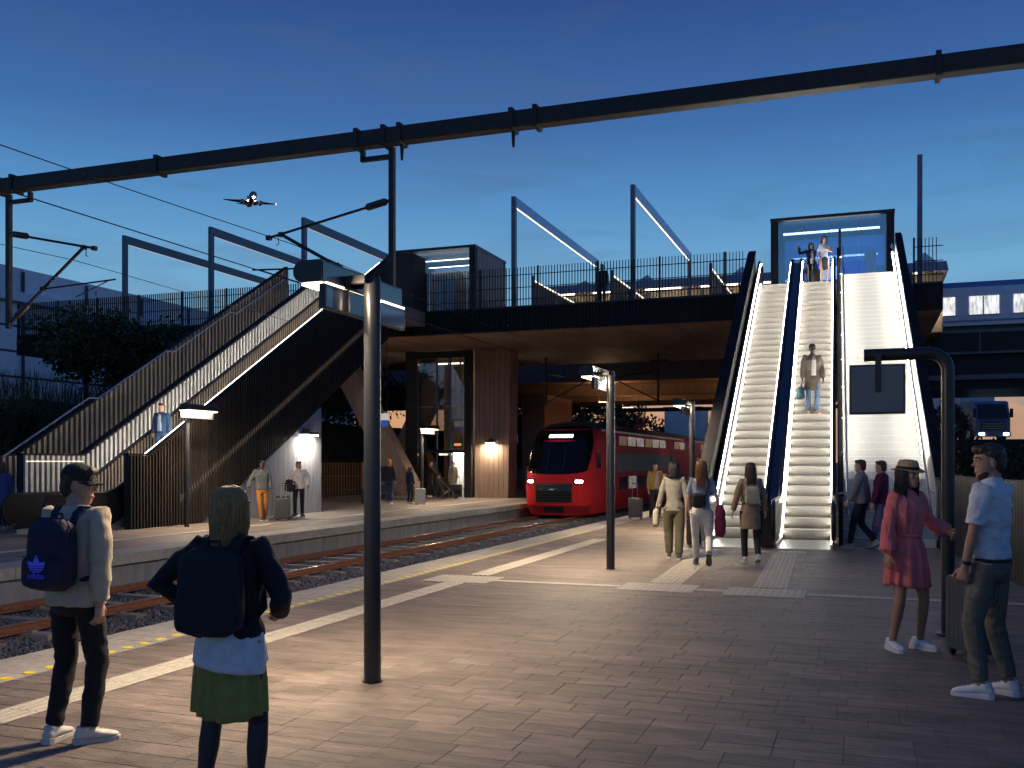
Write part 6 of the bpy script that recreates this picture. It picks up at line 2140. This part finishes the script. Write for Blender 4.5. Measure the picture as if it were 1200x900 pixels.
# man riding down
p, inf = person('man in open brown coat, sunglasses and jeans riding down the escalator', (-1.25, 27.05, 3.0), R(AWAY + 178), h=1.86, skin='dark', hair=('bald', 'black'), detail=1, beard=True, glasses=True, hat=('beanie', (.05, .045, .042)),
                feet=((-.10, .06), (.09, -.04)), foot_yaw=(8, -8), top=('coat', (.17, .135, .10)), bottom=('jeans', (.14, .22, .36)), shoes=(.34, .20, .07), inner=(.62, .58, .52), hands=((-.27, .04, .84), (.27, .05, .86)))
hb_ = thing('holdall', 'dark blue bag carried by the man riding down the escalator', 'bag')
follow(hb_, p)
rbox(.22, .38, -.14, .22, .36, .68, pw=3.5, taper=.75).build('body', fabric('petrol', (.015, .06, .085)), hb_, smooth='all')
MB().tube([(.30, -.06, .66), (.28, .04, .78), (.30, .14, .66)], .009, 6).build('handle', fabric('petrol', (.015, .06, .085)), hb_)
p, inf = person('woman in navy suit raising her arm at the escalator top', (-1.76, 37.2, ZD), R(AWAY + 165), h=1.74, sex='f', hair=('bob', 'brown'), detail=0, top=('jacket', (.012, .014, .028)), bottom=('pencil', (.012, .016, .028)), shoes=(.02, .02, .02), inner=(.6, .6, .62), hands=((.30, .20, 1.0), (.48, .12, 1.58)), poles=((-.8, -1, 0), (.3, -.4, -1)))
p.rotation_euler.z = R(AWAY + 180)
p, inf = person('woman in white blouse and dark skirt at the escalator top', (-1.27, 36.3, ZD), R(AWAY + 180), h=1.76, sex='f', hair=('bob', 'brown'), detail=0, top=('shirt', (.55, .56, .62)), bottom=('pencil', (.010, .022, .026)), shoes=(.02, .02, .02), hands=((-.06, .2, 1.2), (.26, .05, .86)), poles=((-1, -.6, -.3), (.6, -1, 0)))
suitcase('dark suitcase between the two women at the escalator top', (-1.58, 36.75, ZD), R(AWAY), (.012, .02, .025), handle=.3)
# far platform
person('person in blue suit riding the left escalator', (-18.40, 22.0, 1.617), R(AWAY + 170), h=1.74, hair=('short', 'brown'), detail=0, top=('jacket', (.03, .075, .17)), bottom=('trousers', (.06, .12, .24)), shoes=(.03, .03, .03), inner=(.35, .45, .6))
p, inf = person('man in grey jacket and orange trousers before the slatted wall', (-16.47, 23.99, 0), R(AWAY + 205), h=1.76, skin='dark', hair=('short', 'black'), detail=1, beard=True, feet=((-.10, -.05), (.05, .14)), top=('jacket', (.10, .115, .12)), bottom=('trousers', (.42, .17, .025)), shoes=(.12, .05, .02), hands=((-.24, .06, .84), (.40, .05, .95)), poles=((-.5, -1, 0), (.6, -1, -.2)), head=(-10, 0))
suitcase('dark grey suitcase beside the man in orange trousers', (-15.93, 24.25, 0), R(AWAY), (.055, .06, .065), handle=.36)
p, inf = person('man in white sweater and black trousers under the bright wall lamp', (-16.67, 26.26, 0), R(AWAY + 190), h=1.74, hair=('short', 'brown'), detail=1, feet=((-.11, .06), (.12, -.03)), foot_yaw=(25, -30), top=('sweater', (.66, .63, .58)), bottom=('trousers', (.012, .012, .014)), shoes=(.02, .02, .02), hands=((-.30, .08, .95), (.20, .22, 1.08)), head=(30, 0))
suitcase('black suitcase beside the man in white sweater', (-17.08, 26.0, 0), R(AWAY), (.018, .018, .02), handle=.36)
ct = thing('folded_coat', 'black coat over the arm of the man in white sweater', 'coat')
follow(ct, p)
link('cloth', remesh('cloth', rbox(.10, .42, .12, .30, .80, 1.16, pw=2.4, taper=.8), .014, 1, fold=.03, fscale=(9, 9, 7), seed=9), fabric('black_coat', (.012, .012, .013)), ct)
p, inf = person('person in dark jacket and blue jeans with luggage, mid far platform', (-18.0, 35.0, 0), R(AWAY), h=1.82, hair=('bob', 'blonde'), detail=0, feet=((-.1, .05), (.1, -.05)), top=('jacket', (.02, .025, .035)), bottom=('jeans', (.03, .06, .13)), shoes=(.45, .45, .45))
suitcase('dark green suitcase left of the person in blue jeans', (-18.75, 34.6, 0), R(AWAY), (.03, .045, .04), handle=.3)
person('smaller person in dark blue coat beside white case, far platform', (-17.15, 35.2, 0), R(AWAY - 40), h=1.55, sex='f', hair=('bob', 'auburn'), detail=0, top=('coat', (.02, .03, .06)), bottom=('trousers', (.015, .015, .02)), shoes=(.4, .4, .4))
suitcase('white suitcase on the far platform before the lamp post', (-16.6, 35.0, 0), R(AWAY), (.62, .58, .50), handle=.3)
person('person in black pushing a pushchair by the glass lobby', (-18.85, 40.8, 0), R(AWAY - 85), h=1.75, hair=('short', 'brown'), detail=0, feet=((-.08, .2), (.08, -.2)), top=('jacket', (.014, .014, .016)), bottom=('trousers', (.014, .014, .018)), shoes=(.05, .05, .05), hands=((-.18, .42, 1.0), (.18, .42, 1.0)))
pc = thing('pushchair', 'dark pushchair before the glass lobby', 'pushchair', (-18.05, 41.15, 0), R(AWAY - 85))
MB().prism([(-.25, .40), (.25, .32), (.38, .62), (.20, .66), (.05, .48), (-.15, .95), (-.30, .92)], -.2, .2, 'x').build('seat', fabric('pram', (.015, .016, .02)), pc)
for s in (-1, 1):
    MB().tube([(s * .22, -.55, 1.0), (s * .22, -.2, .7), (s * .22, .32, .12)], .014, 6).build('frame_tube', 'steel', pc)
    MB().tube([(s * .22, .05, .48), (s * .22, -.3, .12)], .014, 6).build('frame_tube', 'steel', pc)
    for yy in (-.3, .32):
        MB().tube([(s * .205, yy, .12), (s * .235, yy, .12)], .12, 14).build('wheel', 'rubber', pc)
MB().tube([(-.22, -.55, 1.0), (.22, -.55, 1.0)], .016, 6).build('push_bar', 'rubber', pc)
person('person in pale coat standing in the lit lift doorway', (-18.3, 42.25, 0), R(AWAY + 150), h=1.74, hair=('short', 'brown'), detail=0, top=('coat', (.40, .36, .28)), bottom=('trousers', (.02, .02, .02)), shoes=(.03, .03, .03))
suitcase('black suitcase in front of the lit lift doorway', (-17.95, 41.95, 0), R(AWAY), (.012, .012, .014), handle=.35)
person('person in blue coat walking at the far left picture edge', (-20.3, 18.4, 0), R(AWAY + 20), h=1.72, sex='f', hair=('bob', 'auburn'), detail=0, feet=((-.08, .16), (.08, -.14)), top=('coat', (.07, .10, .28)), bottom=('trousers', (.05, .05, .12)), shoes=(.5, .5, .5))
person('dark figure leaning at the bridge railing mid span', (-9.95, 38.2, ZD), R(AWAY + 160), h=1.72, hair=('short', 'black'), detail=0, top=('jacket', (.015, .014, .014)), bottom=('trousers', (.015, .015, .015)), shoes=(.02, .02, .02))
